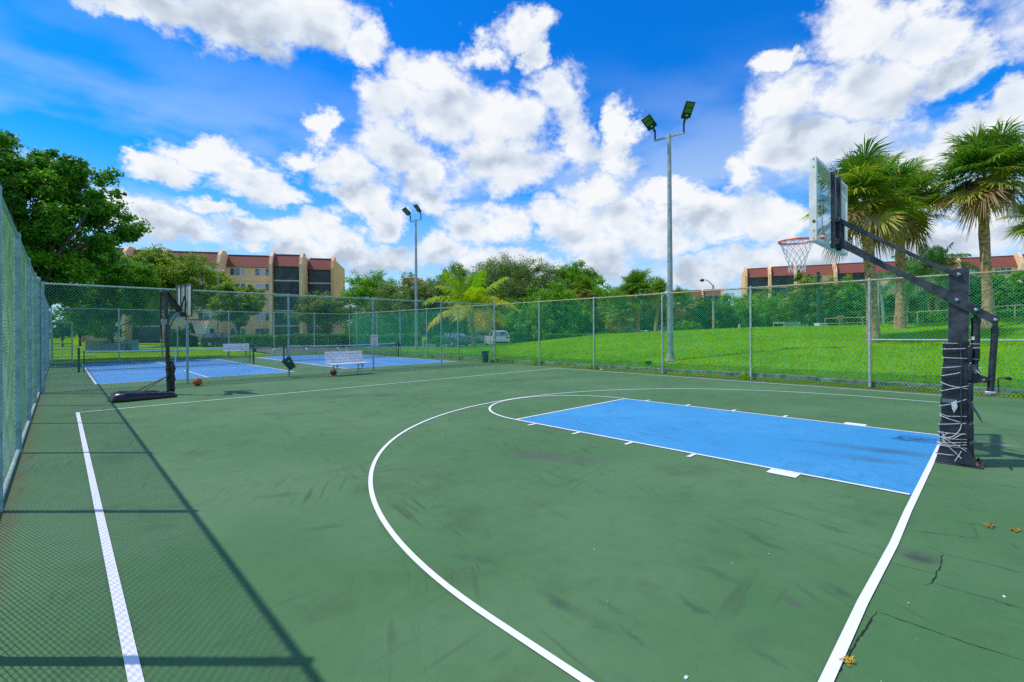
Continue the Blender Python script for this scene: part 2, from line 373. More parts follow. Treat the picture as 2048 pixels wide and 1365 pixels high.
def grass_ground():
    m, nt, b = material('lawn'); t = NT(nt); pos = t.new('ShaderNodeTexCoord').outputs['Object']
    big = t.noise(pos, 0.22, 4.0, 0.6); mid = t.noise(pos, 2.2, 5.0, 0.65); fine = t.noise(pos, 38.0, 3.0, 0.7)
    col = t.mix(t.map(big, 0.35, 0.65), (0.17, 0.40, 0.001), (0.24, 0.47, 0.001)); col = t.mix(t.map(mid, 0.52, 0.8, 0, .7), col, (0.19, 0.30, 0.03))
    col = t.mix(t.map(mid, 0.48, 0.2, 0, .6), col, (0.05, 0.16, 0.012))
    col = t.mix(t.map(fine, 0.35, 0.7, 0, 1), t.mix(1.0, col, (0.6, 0.62, 0.6), 'MULTIPLY'), t.mix(1.0, col, (1.3, 1.25, 1.3), 'MULTIPLY'))
    t.l.new(col, b.inputs['Base Color']); b.inputs['Roughness'].default_value = 0.9; b.inputs['Specular IOR Level'].default_value = 0.0
    t.bump(fine, 0.7, 0.05, b); return m
M_['lawn'] = grass_ground()
M_['blade'] = leafmat('grass_blades', (0.16, 0.38, 0.0), (0.29, 0.54, 0.0), (0.44, 0.62, 0.005), 0.4)
M_['asphalt'] = simple('asphalt', (0.105, 0.12, 0.125), 0.9, 0, 0.2, 1.5, 0.4)
M_['concrete'] = simple('concrete', (0.36, 0.34, 0.29), 0.9, 0, 0.25, 4.0, 0.4)
M_['kerb'] = simple('mossy_concrete', (0.29, 0.28, 0.23), 0.95, 0, 0.45, 5.0, 0.6)
M_['post'] = simple('galvanised_post', (0.38, 0.49, 0.44), 0.5, 0.15, 0.15, 8.0, 0.1)
M_['postb'] = simple('blue_green_coated_post', (0.24, 0.42, 0.47), 0.45, 0.05, 0.18, 8.0, 0.1)
M_['rail'] = simple('weathered_tan_rail', (0.42, 0.36, 0.22), 0.6, 0.15, 0.25, 8.0, 0.1)
M_['wire'] = simple('green_vinyl_wire', (0.045, 0.50, 0.25), 0.4, 0.0, 0.2, 3.0)
M_['wireb'] = simple('blue_green_vinyl_wire', (0.08, 0.36, 0.29), 0.4, 0.0, 0.2, 3.0)
M_['wirel'] = simple('pale_vinyl_wire', (0.36, 0.55, 0.52), 0.35, 0.1, 0.2, 3.0)
M_['black'] = simple('black_powder_coat', (0.045, 0.052, 0.066), 0.36, 0.1, 0.35, 9.0, 0.12)
M_['blackv'] = simple('black_vinyl_pad', (0.016, 0.022, 0.032), 0.38, 0.0, 0.3, 5.0, 0.3, bscale=14)
M_['plastic'] = simple('black_plastic', (0.012, 0.014, 0.022), 0.33, 0.0, 0.3, 6.0, 0.1)
M_['chrome'] = simple('zinc_bolt', (0.62, 0.60, 0.58), 0.3, 0.9, 0.1, 30)
M_['rust'] = simple('rusty_steel', (0.22, 0.09, 0.05), 0.8, 0.2, 0.4, 30, 0.3)
M_['orange'] = simple('orange_rim_paint', (0.85, 0.12, 0.02), 0.42, 0.1, 0.15, 20)
M_['redrim'] = simple('red_rim_paint', (0.72, 0.06, 0.03), 0.45, 0.1, 0.15, 20)
M_['net'] = simple('white_net_cord', (0.66, 0.66, 0.64), 0.9, 0, 0.12, 20)
M_['rope'] = simple('grubby_white_rope', (0.60, 0.59, 0.60), 0.95, 0, 0.25, 60, 0.5, bscale=300)
M_['frame'] = simple('white_aluminium_frame', (0.82, 0.79, 0.77), 0.5, 0.0, 0.1, 5.0)
M_['bench'] = simple('white_bench_slats', (0.84, 0.82, 0.84), 0.5, 0, 0.1, 7.0)
M_['benchleg'] = simple('chipped_white_cast_leg', (0.58, 0.57, 0.53), 0.6, 0, 0.45, 22.0, 0.2)
M_['bin'] = simple('dark_green_plastic', (0.012, 0.075, 0.058), 0.4, 0, 0.25, 8.0)
M_['netpost'] = simple('dark_green_painted_steel', (0.010, 0.060, 0.055), 0.4, 0.1, 0.2, 8.0)
M_['netblack'] = simple('black_netting', (0.018, 0.028, 0.028), 0.9)
M_['tape'] = simple('net_tape', (0.56, 0.70, 0.80), 0.8, 0, 0.12, 9.0)
M_['ball'] = simple('orange_rubber', (0.50, 0.11, 0.03), 0.6, 0, 0.15, 40, 0.3, bscale=400)
M_['ballline'] = simple('ball_seam', (0.03, 0.02, 0.02), 0.7)
M_['redball'] = simple('dull_red_rubber', (0.26, 0.035, 0.03), 0.6, 0, 0.2, 20)
M_['sign'] = simple('white_sign_face', (0.66, 0.64, 0.70), 0.5, 0, 0.06, 20)
M_['signtext'] = simple('faded_sign_ink', (0.16, 0.07, 0.16), 0.6)
M_['steel'] = simple('galvanised_lamp_pole', (0.36, 0.41, 0.43), 0.45, 0.4, 0.18, 4.0, 0.05)
M_['lamphead'] = simple('dark_lamp_housing', (0.012, 0.035, 0.05), 0.4, 0.2, 0.2, 6)
M_['led'] = simple('green_led_panel', (0.07, 0.20, 0.08), 0.3, 0, 0.15, 60)
M_['stucco'] = simple('peach_stucco', (0.93, 0.60, 0.37), 0.9, 0, 0.05, 0.6, 0.1)
M_['cream'] = simple('cream_stucco', (0.82, 0.66, 0.42), 0.9, 0, 0.05, 0.6, 0.1)
M_['stuccoo'] = simple('orange_stucco', (0.86, 0.46, 0.24), 0.9, 0, 0.08, 0.5, 0.1)
M_['slab'] = simple('balcony_slab', (0.68, 0.55, 0.42), 0.85, 0, 0.06, 1.0)
M_['screen'] = simple('dark_balcony_screen', (0.035, 0.058, 0.078), 0.35, 0, 0.5, 0.6)
M_['darkrail'] = simple('dark_screen_rail', (0.10, 0.13, 0.15), 0.6)
M_['wframe'] = simple('white_window_frame', (0.78, 0.78, 0.76), 0.5, 0, 0.04)
M_['shutter'] = simple('pale_blue_shutter', (0.48, 0.52, 0.66), 0.6, 0, 0.1, 2)
M_['bark'] = simple('grey_bark', (0.13, 0.105, 0.085), 0.95, 0, 0.35, 5.0, 0.8)
M_['palmbark'] = simple('sunlit_palm_bark', (0.44, 0.27, 0.14), 0.95, 0, 0.4, 9.0, 0.9, bscale=22)
M_['palegrey'] = simple('pale_bark', (0.30, 0.32, 0.30), 0.9, 0, 0.25, 5.0, 0.4)
M_['util'] = simple('pale_green_utility_box', (0.22, 0.45, 0.42), 0.5, 0, 0.15, 3.0)
M_['utilg'] = simple('grey_green_box', (0.22, 0.28, 0.26), 0.8, 0, 0.2, 3.0)
M_['tyre'] = simple('tyre_rubber', (0.015, 0.015, 0.017), 0.85)
M_['hub'] = simple('wheel_rim_alloy', (0.45, 0.46, 0.48), 0.35, 0.6)
M_['tail'] = simple('red_tail_lamp', (0.42, 0.02, 0.02), 0.3)
M_['headl'] = simple('clear_headlamp', (0.6, 0.62, 0.65), 0.2, 0.2)
M_['litter'] = simple('white_litter', (0.7, 0.72, 0.74), 0.6)
M_['leafdry'] = simple('dry_yellow_leaf', (0.50, 0.32, 0.03), 0.8, 0, 0.3, 40)
M_['weed'] = simple('ochre_crack_weed', (0.32, 0.22, 0.03), 0.9, 0, 0.4, 60)
M_['crack'] = simple('dark_crack', (0.012, 0.014, 0.012), 0.95)
M_['crackr'] = simple('rusty_crack', (0.09, 0.045, 0.025), 0.95)
M_['wood'] = simple('weathered_wood', (0.36, 0.22, 0.12), 0.85, 0, 0.25, 8)
M_['redboard'] = simple('faded_red_board', (0.55, 0.24, 0.16), 0.8)
M_['darkpole'] = simple('dark_green_pole', (0.02, 0.05, 0.05), 0.5)
def glass_mat(name, tint, rough=0.03, alpha=0.25):
    m, nt, b = material(name); t = NT(nt)
    tr = t.new('ShaderNodeBsdfTransparent'); tr.inputs[0].default_value = (*tint, 1)
    gl = t.new('ShaderNodeBsdfGlossy'); gl.inputs['Roughness'].default_value = rough; gl.inputs[0].default_value = (0.9, 0.95, 0.95, 1)
    fr = t.new('ShaderNodeFresnel'); fr.inputs[0].default_value = 1.5
    ms = t.new('ShaderNodeMixShader'); t.l.new(t.math('MULTIPLY', fr.outputs[0], 0.22), ms.inputs[0])
    t.l.new(tr.outputs[0], ms.inputs[1]); t.l.new(gl.outputs[0], ms.inputs[2])
    t.l.new(ms.outputs[0], nt.nodes['Material Output'].inputs[0]); return m
M_['board_glass'] = glass_mat('tempered_glass', (0.93, 0.97, 0.95))
def dark_glass():
    m, nt, b = material('window_glass'); t = NT(nt); pos = t.new('ShaderNodeTexCoord').outputs['Object']
    n = t.noise(pos, 1.2, 2.0)
    t.l.new(t.mix(t.map(n, 0.42, 0.6), (0.02, 0.045, 0.07), (0.16, 0.22, 0.30)), b.inputs['Base Color']); b.inputs['Roughness'].default_value = 0.08; b.inputs['Specular IOR Level'].default_value = 0.8
    return m
M_['glass'] = dark_glass()
M_['milky'] = simple('milky_board_acrylic', (0.42, 0.47, 0.40), 0.25, 0, 0.08, 6)
def roof_mat():
    m, nt, b = material('red_tile_roof'); t = NT(nt); pos = t.new('ShaderNodeTexCoord').outputs['Object']
    s = t.new('ShaderNodeSeparateXYZ'); t.l.new(pos, s.inputs[0])
    w = t.math('FRACT', t.math('MULTIPLY', s.outputs[2], 3.0)); n = t.noise(pos, 3.0, 4.0)
    col = t.mix(t.map(n, 0.3, 0.7), (0.23, 0.060, 0.042), (0.31, 0.085, 0.058)); col = t.mix(t.map(w, 0.0, 0.25, 0.6, 0.0), col, (0.07, 0.02, 0.02))
    t.l.new(col, b.inputs['Base Color']); b.inputs['Roughness'].default_value = 0.75; t.bump(w, 0.5, 0.05, b); return m
M_['roof'] = roof_mat()
#@@SETTING
# ---------------------------------------------------------------- ground and court
_Ay = [-60, -8, -1.3, 1.9, 5.0, 10.1, 15.0, 21.3, 26.6, 29.7, 34.0, 90]
_Av = [2.3, 2.35, 2.02, 1.78, 1.72, 1.64, 1.46, 1.19, 0.66, 0.30, 0.0, 0.0]
def terrain(x, y):
    x, y = np.asarray(x, float), np.asarray(y, float)
    t = np.clip((x-8.5)/14.5, 0, 1); s = t + 0.10*np.sin(t*math.pi)*(1-t)
    s = s*(1-0.35*np.clip((x-40)/40, 0, 1))
    edge = np.where((x > -8.6) & (x < 8.5), -0.06, 0.0)
    return np.interp(y, _Ay, _Av)*s + edge + np.where(x >= 8.45, 0.13*np.clip((34-y)/3, 0, 1), 0)*np.clip(1-(x-8.45)/30, 0, 1)
def tz(x, y): return float(terrain(x, y))
xs = np.unique(np.concatenate([[-600, -300, -150, -80, -40, -20, -12, -9, -8.7, -8.5, 0, 8.3, 8.449, 8.451], np.arange(8.8, 34, 0.4), np.arange(34, 90, 3), [100, 150, 300, 600]]))
ys = np.unique(np.concatenate([[-600, -300, -150, -80, -40, -20], np.arange(-14, 40, 0.6), np.arange(40, 130, 4), [150, 200, 300, 600]]))
GX, GY = np.meshgrid(xs, ys); GZ = terrain(GX, GY); nx, ny = len(xs), len(ys)
F = np.array([(j*nx+i, j*nx+i+1, (j+1)*nx+i+1, (j+1)*nx+i) for j in range(ny-1) for i in range(nx-1)])
g_ = npmesh('ground', np.stack([GX.ravel(), GY.ravel(), GZ.ravel()], 1), F, M_['lawn'], smooth=True)
tag(g_, 'mown lawn rising to a low grass bank beside the courts', 'ground', kind='structure')

CXL, CXR, CY0, CYX, CY1 = -8.30, 8.42, -9.0, 17.42, 34.2      # fenced area: side fences, cross fence, far fence
b = MB(); n = 24
for i in range(n):
    for j in range(n*2):
        x0, x1 = CXL-.12+(CXR-CXL+.12)*i/n, CXL-.12+(CXR-CXL+.12)*(i+1)/n; y0, y1 = CY0+(CY1-CY0)*j/(2*n), CY0+(CY1-CY0)*(j+1)/(2*n)
        b.sheet([(x0, y0, 0), (x1, y0, 0), (x1, y1, 0), (x0, y1, 0)])
court = tag(b.build('court', M_['court'], smooth=0), 'weathered green acrylic court surface with dark scuffs', 'court', kind='structure')
KW, KL, XN, XF, YE = 1.83, 5.63, -7.60, 7.56, 12.57
tag(MB().sheet([(-KW, 0, .004), (KW, 0, .004), (KW, KL, .004), (-KW, KL, .004)]).build('key', M_['key'], smooth=0), 'bright blue painted key in front of the hoop', 'court paint', kind='structure')
for (x0, x1, lab) in ((-7.02, -0.98, 'faded blue pickleball court beside the left fence'), (1.22, 7.30, 'faded blue pickleball court beside the grass bank')):
    y0, y1 = 19.35, 32.75
    tag(MB().sheet([(x0, y0, .004), (x1, y0, .004), (x1, y1, .004), (x0, y1, .004)]).build('pickleball_court', M_['pblue'], smooth=0), lab, 'court paint', kind='structure')
ln = MB(); Z = .008; Z2 = .0095
def strip(b, p, q, w, z=Z):
    p, q = np.array([*p, 0.]), np.array([*q, 0.]); d = vmul(q-p); s = np.array([-d[1], d[0], 0])*w/2; zz = np.array([0, 0, z])
    b.sheet([p-s+zz, q-s+zz, q+s+zz, p+s+zz])
def arc(b, c, R, a0, a1, w, n=90, z=Z):
    for i in range(n):
        t0, t1 = a0+(a1-a0)*i/n, a0+(a1-a0)*(i+1)/n
        q = [(c[0]+r*math.cos(t), c[1]+r*math.sin(t), z) for r, t in ((R-w/2, t0), (R+w/2, t0), (R+w/2, t1), (R-w/2, t1))]; b.sheet(q)
LW = 0.046
# the near base line wavers a little, as it was painted by hand
pts = [(-9.5, .01), (-7.2, .0), (-5.6, -.006), (-4.4, .004), (-3.3, -.010), (-2.4, .0), (-1.0, .0), (7.56, 0)]
for p, q in zip(pts, pts[1:]): strip(ln, p, q, 0.052 if p[0] < 0 else LW)
strip(ln, (XN, -1.2), (XN, YE), 0.056, Z); strip(ln, (XF, 0.05), (XF, YE+LW/2), LW); strip(ln, (XN-.04, YE), (XF-.028, YE), LW, Z2)
strip(ln, (-KW, .043), (-KW, KL), LW); strip(ln, (KW, .043), (KW, KL), LW); strip(ln, (-KW+.028, KL-.028), (KW-.028, KL-.028), LW)
arc(ln, (0, KL), KW, 0, math.pi, LW, 60, Z2)
R3, YC3 = 6.09, 1.417; arc(ln, (0, YC3), R3, rad(0), rad(180), LW, 120, Z); strip(ln, (-R3, .04), (-R3, YC3), LW, Z); strip(ln, (R3, .04), (R3, YC3), LW, Z)
for s in (-1, 1):
    for _ in (0,):
        y1, y0 = G(1541, 940)[1], G(1600, 951)[1]
        ln.sheet([(s*(KW+.028), y0, Z), (s*(KW+.21), y0, Z), (s*(KW+.21), y1, Z), (s*(KW+.028), y1, Z)])
    for px, py in ((1389.5, 909.3), (1263, 886), (1157.5, 866), (1069, 849)):
        y = G(px, py)[1]; ln.sheet([(s*(KW+.028), y-.026, Z), (s*(KW+.21), y-.026, Z), (s*(KW+.21), y+.026, Z), (s*(KW+.028), y+.026, Z)])
tag(ln.build('court_markings', M_['line'], smooth=0), 'white basketball lines painted on green court', 'line marking', kind='structure')
ln = MB()
for x0, x1 in ((-7.02, -0.98), (1.22, 7.30)):
    y0, y1, ym = 19.35, 32.75, 26.05; xm = (x0+x1)/2
    for yy in (y0, ym-2.13, ym+2.13, y1): strip(ln, (x0, yy), (x1, yy), .05)
    for xx in (x0, x1): strip(ln, (xx, y0-.025), (xx, y1+.025), .06 if xx != x0 else .09, Z2)
    strip(ln, (xm, y0), (xm, ym-2.13), .05, Z2); strip(ln, (xm, ym+2.13), (xm, y1), .05, Z2)
tag(ln.build('pickleball_markings', M_['line'], smooth=0), 'thin white lines of both pickleball courts', 'line marking', kind='structure')

# cracks in the court near the base line: thin dark seams, each its own wandering strip
def wander(pts, amp, step=0.03):
    out = []; R = np.random.default_rng(int(abs(pts[0][0]*977)+abs(pts[0][1]*31)))
    for p, q in zip(pts, pts[1:]):
        p, q = np.array(p, float), np.array(q, float); L = np.linalg.norm(q-p); k = max(2, int(L/step)); d = (q-p)/L; s = np.array([-d[1], d[0]])
        w_ = 0.0
        for i in range(k): w_ = w_*.75+R.normal(0, amp); out.append(p+(q-p)*i/k + s*w_)
    out.append(np.array(pts[-1], float)); return out
cb = MB()
for ci, (w, pp) in enumerate([(.010, [(1752, 1224), (1720, 1275), (1700, 1310), (1675, 1345), (1664, 1368)]), (.006, [(1752, 1224), (1800, 1240), (1880, 1268), (1960, 1295), (2060, 1325)]),
        (.009, [(1888, 1110), (1878, 1140), (1864, 1166), (1848, 1172)]), (.005, [(1864, 1166), (1920, 1182), (1985, 1200), (2060, 1222)]), (.006, [(1780, 1126), (1820, 1136), (1870, 1149)]),
        (.004, [(1858, 1094), (1890, 1110), (1960, 1125), (2060, 1150)]), (.006, [(1812, 1061), (1860, 1066), (1910, 1072), (1958, 1078)]), (.006, [(1958, 1078), (1950, 1060), (1936, 1048)]),
        (.005, [(1906, 1040), (1936, 1048), (2010, 1058)]), (.007, [(1976, 966), (2000, 970), (2060, 982)]), (.010, [(1990, 1204), (2020, 1212), (2034, 1216)]), (.008, [(1876, 993), (1905, 1001), (1930, 1008)]),
        (.004, [(1930, 1008), (1975, 1016)]), (.004, [(2018, 1087), (2034, 1096), (2046, 1104)]), (.004, [(1805, 1012), (1830, 1020)]), (.004, [(1735, 1114), (1765, 1121), (1780, 1126)])]):
    P = wander([G(*p)[:2] for p in pp], 0.0028)
    R = np.random.default_rng(ci); cb.mat(1 if ci in (4, 7, 9, 11) else 0)
    L_, R_c = [], []
    for i, p in enumerate(P):
        d_ = vmul(np.array([*(P[min(i+1, len(P)-1)]-P[max(i-1, 0)]), 0])); sd_ = np.array([-d_[1], d_[0], 0])*w*R.uniform(.15, .55)*min(1, .3+i*.25, .3+(len(P)-1-i)*.25); c_ = np.array([*p, .003]); L_.append(c_+sd_); R_c.append(c_-sd_)
    for i in range(len(P)-1): cb.sheet([R_c[i], R_c[i+1], L_[i+1], L_[i]])
tag(cb.build('court_cracks', [M_['crack'], M_['crackr']], smooth=0), 'thin dark cracks running through green court by the base line', 'crack', kind='structure')

# raised concrete kerb along the grass bank, leaf litter in front of it
b = MB(); y = CY0; R = np.random.default_rng(3)
while y < CY1:
    L = 3.05; b.box((8.56+R.normal(0, .006), y+L/2-.008, .075+R.normal(0, .008)), (.17, L-.016, .21)); y += L
tag(b.build('kerb', M_['kerb'], bevel=.012), 'mossy concrete kerb holding back the grass bank', 'kerb', kind='structure')
n = 9000; R = np.random.default_rng(5)
cx = 8.36-np.abs(R.normal(0, .10, n)); cy = R.uniform(CY0, CY1, n); keep = (np.sin(cy*1.3)+np.sin(cy*3.1+1)+R.normal(0, .8, n)) > -0.6; cx, cy = cx[keep], cy[keep]; n = len(cx)
a = R.uniform(0, 2*np.pi, n); s = R.uniform(.008, .028, n); tl = R.uniform(-.6, .6, n)
c = np.stack([cx, cy, np.full(n, .012)], 1); u = np.stack([np.cos(a), np.sin(a), tl*.5], 1)*s[:, None]; v = np.stack([-np.sin(a), np.cos(a), tl*.3], 1)*s[:, None]*.6
VV = np.stack([c-u, c-v, c+u, c+v], 1); VV[:, :, 2] = np.abs(VV[:, :, 2]-.012)+.012; FF = np.arange(n*4).reshape(n, 4)
tag(npmesh('leaf_litter', VV.reshape(-1, 3), FF, leafmat('brown_litter', (.07, .035, .02), (.15, .075, .04), (.30, .20, .10), .1), tone=np.repeat(R.uniform(0, 1, n), 4)),
    'brown leaf litter gathered at the foot of the kerb', 'leaf litter', kind='stuff')

# parking lot, pavement and the road beyond the pickleball courts
zl = 0.012
tag(MB().sheet([(3.6, 36.9, zl), (11.5, 36.6, zl), (22.0, 31.2, zl+.02), (34, 34, zl+.02), (60, 52, zl+.02), (50, 66, zl+.02), (27, 44.5, zl+.02), (13, 46.5, zl), (4.5, 50.5, zl)]).build('parking_lot', M_['asphalt'], smooth=0), 'grey asphalt parking lot behind the far fence', 'parking lot', kind='structure')
pm = MB()
for k in range(9):
    p = np.array([4.9+k*2.6, 50.2-k*1.05]); q = p + np.array([-1.6, -4.4]); strip(pm, p, q, .11, zl+.012+(0.02 if k > 2 else 0))
for k in range(6):
    p = np.array([28+k*3.0, 45.5+k*1.9]); q = p+np.array([2.5, -4.0]); strip(pm, p, q, .11, zl+.036)
tag(pm.build('parking_markings', M_['line'], smooth=0), 'white bay lines on the asphalt', 'line marking', kind='structure')
b = MB()
for k in range(11):
    p = np.array([5.2+k*2.6, 49.6-k*1.05]); b.bar((*p, .09), (*(p+np.array([1.9, -.75])), .09), .16, .12)
tag(b.build('parking_kerb', M_['concrete'], bevel=.01), 'row of pale concrete wheel stops before the hedge', 'kerb', kind='structure')
tag(MB().sheet([(-40, 76.5, .02), (3, 64.5, .02), (3.4, 66.2, .02), (-40, 78.6, .02)]).build('sidewalk', M_['concrete'], smooth=0), 'pale concrete pavement crossing the lawn', 'sidewalk', kind='structure')
tag(MB().sheet([(-40, 47, .02), (-6, 45.3, .02), (-6, 46.1, .02), (-40, 48, .02)]).build('footpath', M_['concrete'], smooth=0), 'narrow pale path beyond the far left gate', 'path', kind='structure')

# grass blades on the bank and the strips by the fences
def blades(n, xf, seed, hmin, hmax):
    R = np.random.default_rng(seed); x, y = xf(R, n); z = terrain(x, y); n = len(x)
    a = R.uniform(0, 2*np.pi, n); h = R.uniform(hmin, hmax, n); w = h*R.uniform(.18, .34, n)
    base = np.stack([x, y, z-.004], 1); s = np.stack([np.cos(a), np.sin(a), np.zeros(n)], 1)*w[:, None]/2
    lean = np.stack([R.normal(0, .45, n), R.normal(0, .45, n), np.ones(n)], 1)*h[:, None]
    pat = .20*np.sin(x*.9+1.7*np.sin(y*.5))*np.sin(y*.7+x*.3)+.16*np.sin(x*2.9+y*1.7)*np.sin(y*3.3-x*1.1)
    return np.stack([base-s, base+s, base+lean], 1).reshape(-1, 3), np.arange(n*3).reshape(n, 3), np.repeat(np.clip(R.normal(.46, .20, n)+pat, 0, 1), 3)
def bankf(R, n):
    u = R.uniform(0, 1, n)**1.35; return 8.66+u*15.5, R.uniform(-7, 33, n)
v1, f1, t1 = blades(210000, bankf, 11, .05, .11)
tag(npmesh('grass', v1, f1, M_['blade'], tone=t1), 'short green grass covering the bank', 'grass', kind='stuff')
def stripf(R, n): return R.uniform(-9, 16, n), R.uniform(34.5, 37.0, n)
v1, f1, t1 = blades(14000, stripf, 12, .06, .16)
tag(npmesh('grass', v1, f1, M_['blade'], tone=t1), 'strip of grass between far fence and asphalt', 'grass', kind='stuff')
def weedf(R, n):
    c = R.choice([14.6, 11.4, 17.6, 20.7, 5.2, 23.5, 26.8], n); return 8.40+R.normal(0, .05, n), c+R.normal(0, .10, n)
R = np.random.default_rng(14); v1, f1, t1 = blades(700, weedf, 13, .08, .30); v1[:, 2] += .0
tag(npmesh('weeds', v1, f1, M_['blade'], tone=t1), 'weeds sprouting at the post feet along the kerb', 'weeds', kind='stuff')

# ---------------------------------------------------------------- chain-link fences
def mesh_panel(P, Q, z0, z1, r, pitch=0.0762, off=0.0):
    """chain-link wires between P and Q (2D), as straight thin three-sided wires in two crossing families"""
    P, Q = np.array(P, float), np.array(Q, float); L = np.linalg.norm(Q-P); d = (Q-P)/L; nrm = np.array([-d[1], d[0]]); H = z1-z0
    segs = []
    for sgn, o in ((1, r*.9), (-1, -r*.9)):
        k = np.arange(-H, L+H, pitch)
        if sgn == 1: s0 = k; t0 = np.maximum(0, -s0); t1 = np.minimum(H, L-s0)
        else: s0 = k; t0 = np.maximum(0, s0-L); t1 = np.minimum(H, s0)
        ok = t1-t0 > .02; s0, t0, t1 = s0[ok], t0[ok], t1[ok]
        for ta, tb, arr in ((t0, t1, s0),):
            sa, sb = arr+sgn*ta, arr+sgn*tb
            A = np.stack([P[0]+d[0]*sa+nrm[0]*(o+off), P[1]+d[1]*sa+nrm[1]*(o+off), z0+ta], 1)
            B = np.stack([P[0]+d[0]*sb+nrm[0]*(o+off), P[1]+d[1]*sb+nrm[1]*(o+off), z0+tb], 1); segs.append((A, B))
    A = np.concatenate([s[0] for s in segs]); B = np.concatenate([s[1] for s in segs])
    D = B-A; D /= np.linalg.norm(D, axis=1)[:, None]; n3 = np.array([nrm[0], nrm[1], 0]); U = np.broadcast_to(n3, D.shape); Wv = np.cross(D, U)
    vs = []
    for E_ in (A, B):
        for k in range(3):
            t = 2*math.pi*k/3; vs.append(E_ + (U*math.cos(t)+Wv*math.sin(t))*r)
    VV = np.stack(vs, 1); n = len(A); o = (np.arange(n)*6)[:, None]
    FF = np.concatenate([o+np.array([[k, (k+1) % 3, 3+(k+1) % 3, 3+k]]) for k in range(3)])
    return VV.reshape(-1, 3), FF
def join(parts):
    V_, F_, o = [], [], 0
    for v, f in parts: V_.append(v); F_.append(f+o); o += len(v)
    return np.concatenate(V_), np.concatenate(F_)
def fence(label, P, Q, posts, H, mats, side, wr, big=(), midrail=None, botrail=.03, knuckle=True, zpost=0.0):
    """posts: distances along P-Q; side: which side of the posts the mesh hangs on"""
    P, Q = np.array(P, float), np.array(Q, float); L = np.linalg.norm(Q-P); d = (Q-P)/L; nrm = np.array([-d[1], d[0]])
    mp, mr, mw, mb = mats
    root = empty('chain_link_fence', (*P, 0), label, 'fence')
    at = lambda s, z, o=0.0: np.array([*(P+d*s+nrm*o), z])
    for s in posts:
        br = .043 if s in big else .034
        pb = MB(); top = H+(.16 if s in big else 0.03)
        pb.lathe(at(s, 0), [(br, 0), (br, top-.02), (br*1.12, top-.02), (br*1.12, top), (br*.6, top+.03)], 14)
        for zc in ((.25, .9, 1.6, 2.3, 2.85) if s in big else (.4, 1.2, 2.0, 2.7)): pb.lathe(at(s, zc), [(br+.003, -.006), (br+.005, 0), (br+.003, .006)], 14)
        pb.build('post', mp, root)
    rb = MB(); rb.tube([at(0, H), at(L, H)], .023, 10)
    for s in posts:
        if s not in big: rb.lathe(at(s, H-.035), [(.034, -.02), (.036, 0), (.034, .07)], 12)
    rb.build('top_rail', mr, root)
    MB().tube([at(0, abs(botrail)+.02), at(L, abs(botrail)+.02)], .021 if botrail > 0 else .006, 8).build('bottom_rail', mb, root)
    if midrail:
        for (a, c, z0, z1) in midrail: MB().tube([at(a, z0), at(c, z1)], .023, 8).build('middle_rail', mp, root)
    o = side*.036
    parts = [mesh_panel(P, Q, .035, H+.035, wr, off=o)]
    if knuckle:
        k = np.arange(0.02, L, .0762); A = np.stack([P[0]+d[0]*k+nrm[0]*o, P[1]+d[1]*k+nrm[1]*o, np.full(len(k), H+.03)], 1)
        kv, kf = [], []
        for i, p in enumerate(A):
            q = [p+np.array([*(d*sx), sz])+np.array([*(nrm*sn), 0]) for sx, sz, sn in ((-.012, 0, 0), (0, .022, .003), (.012, 0, 0), (0, -.01, -.003))]; kv += q; kf.append([4*i, 4*i+1, 4*i+2, 4*i+3])
        parts.append((np.array(kv), np.array(kf)))
    v, f = join(parts); npmesh('mesh', v, f, mw, root)
    return root
# left side fence: the sun comes through it
PL = [2.93*k for k in range(0, 15)]; base = 5.84-2.93*5                       # a post stands at y = 5.84
PLs = [s for s in PL if s <= CY1-base+.1]
yc = CYX-base
posts = sorted(set([round(s + (.20 if abs(s-4*2.93) < .01 else 0), 3) for s in PLs if abs(s-yc) > 1.0]+[round(yc, 3)]))
fence('tall blue-green chain-link fence along the left side line, casting its diamond shadow', (-8.27, base), (-8.27, CY1), posts, 2.97,
      (M_['postb'], M_['postb'], M_['wirel'], M_['post']), 1, .0024, big=(round(yc, 3),), botrail=.02)
# cross fence between the basketball court and the pickleball courts
fence('chain-link fence crossing between the basketball court and the pickleball courts', (-8.19, 17.38), (8.40, 17.50), [0.0, 3.26, 6.35, 9.70, 13.15], 2.99,
      (M_['postb'], M_['post'], M_['wireb'], M_['netpost']), 1, .0029, big=(), botrail=.0)
# fence beside the grass bank
yb = 1.90-3.12*3; PR = [round(3.12*k, 3) for k in range(0, 15) if yb+3.12*k < 34.6]; corner = round(17.52-yb, 3)
PR = sorted([s for s in PR if abs(s-corner) > .9]+[corner])
fence('long green chain-link fence with weathered tan top rail beside the grass bank', (8.40, yb), (8.32, CY1), PR, 2.99,
      (M_['post'], M_['rail'], M_['wire'], M_['netpost']), -1, .0040, big=(corner,), midrail=[(0, 9.36, 1.38, 1.33)], botrail=-.03)
# far fence behind the pickleball courts
fence('far chain-link fence with slim posts behind the pickleball courts', (-8.2, CY1), (8.30, CY1), [0.0, 2.75, 5.5, 8.25, 11.0, 13.75, 16.45], 2.98,
      (M_['post'], M_['post'], M_['wireb'], M_['post']), 1, .0024, knuckle=False)
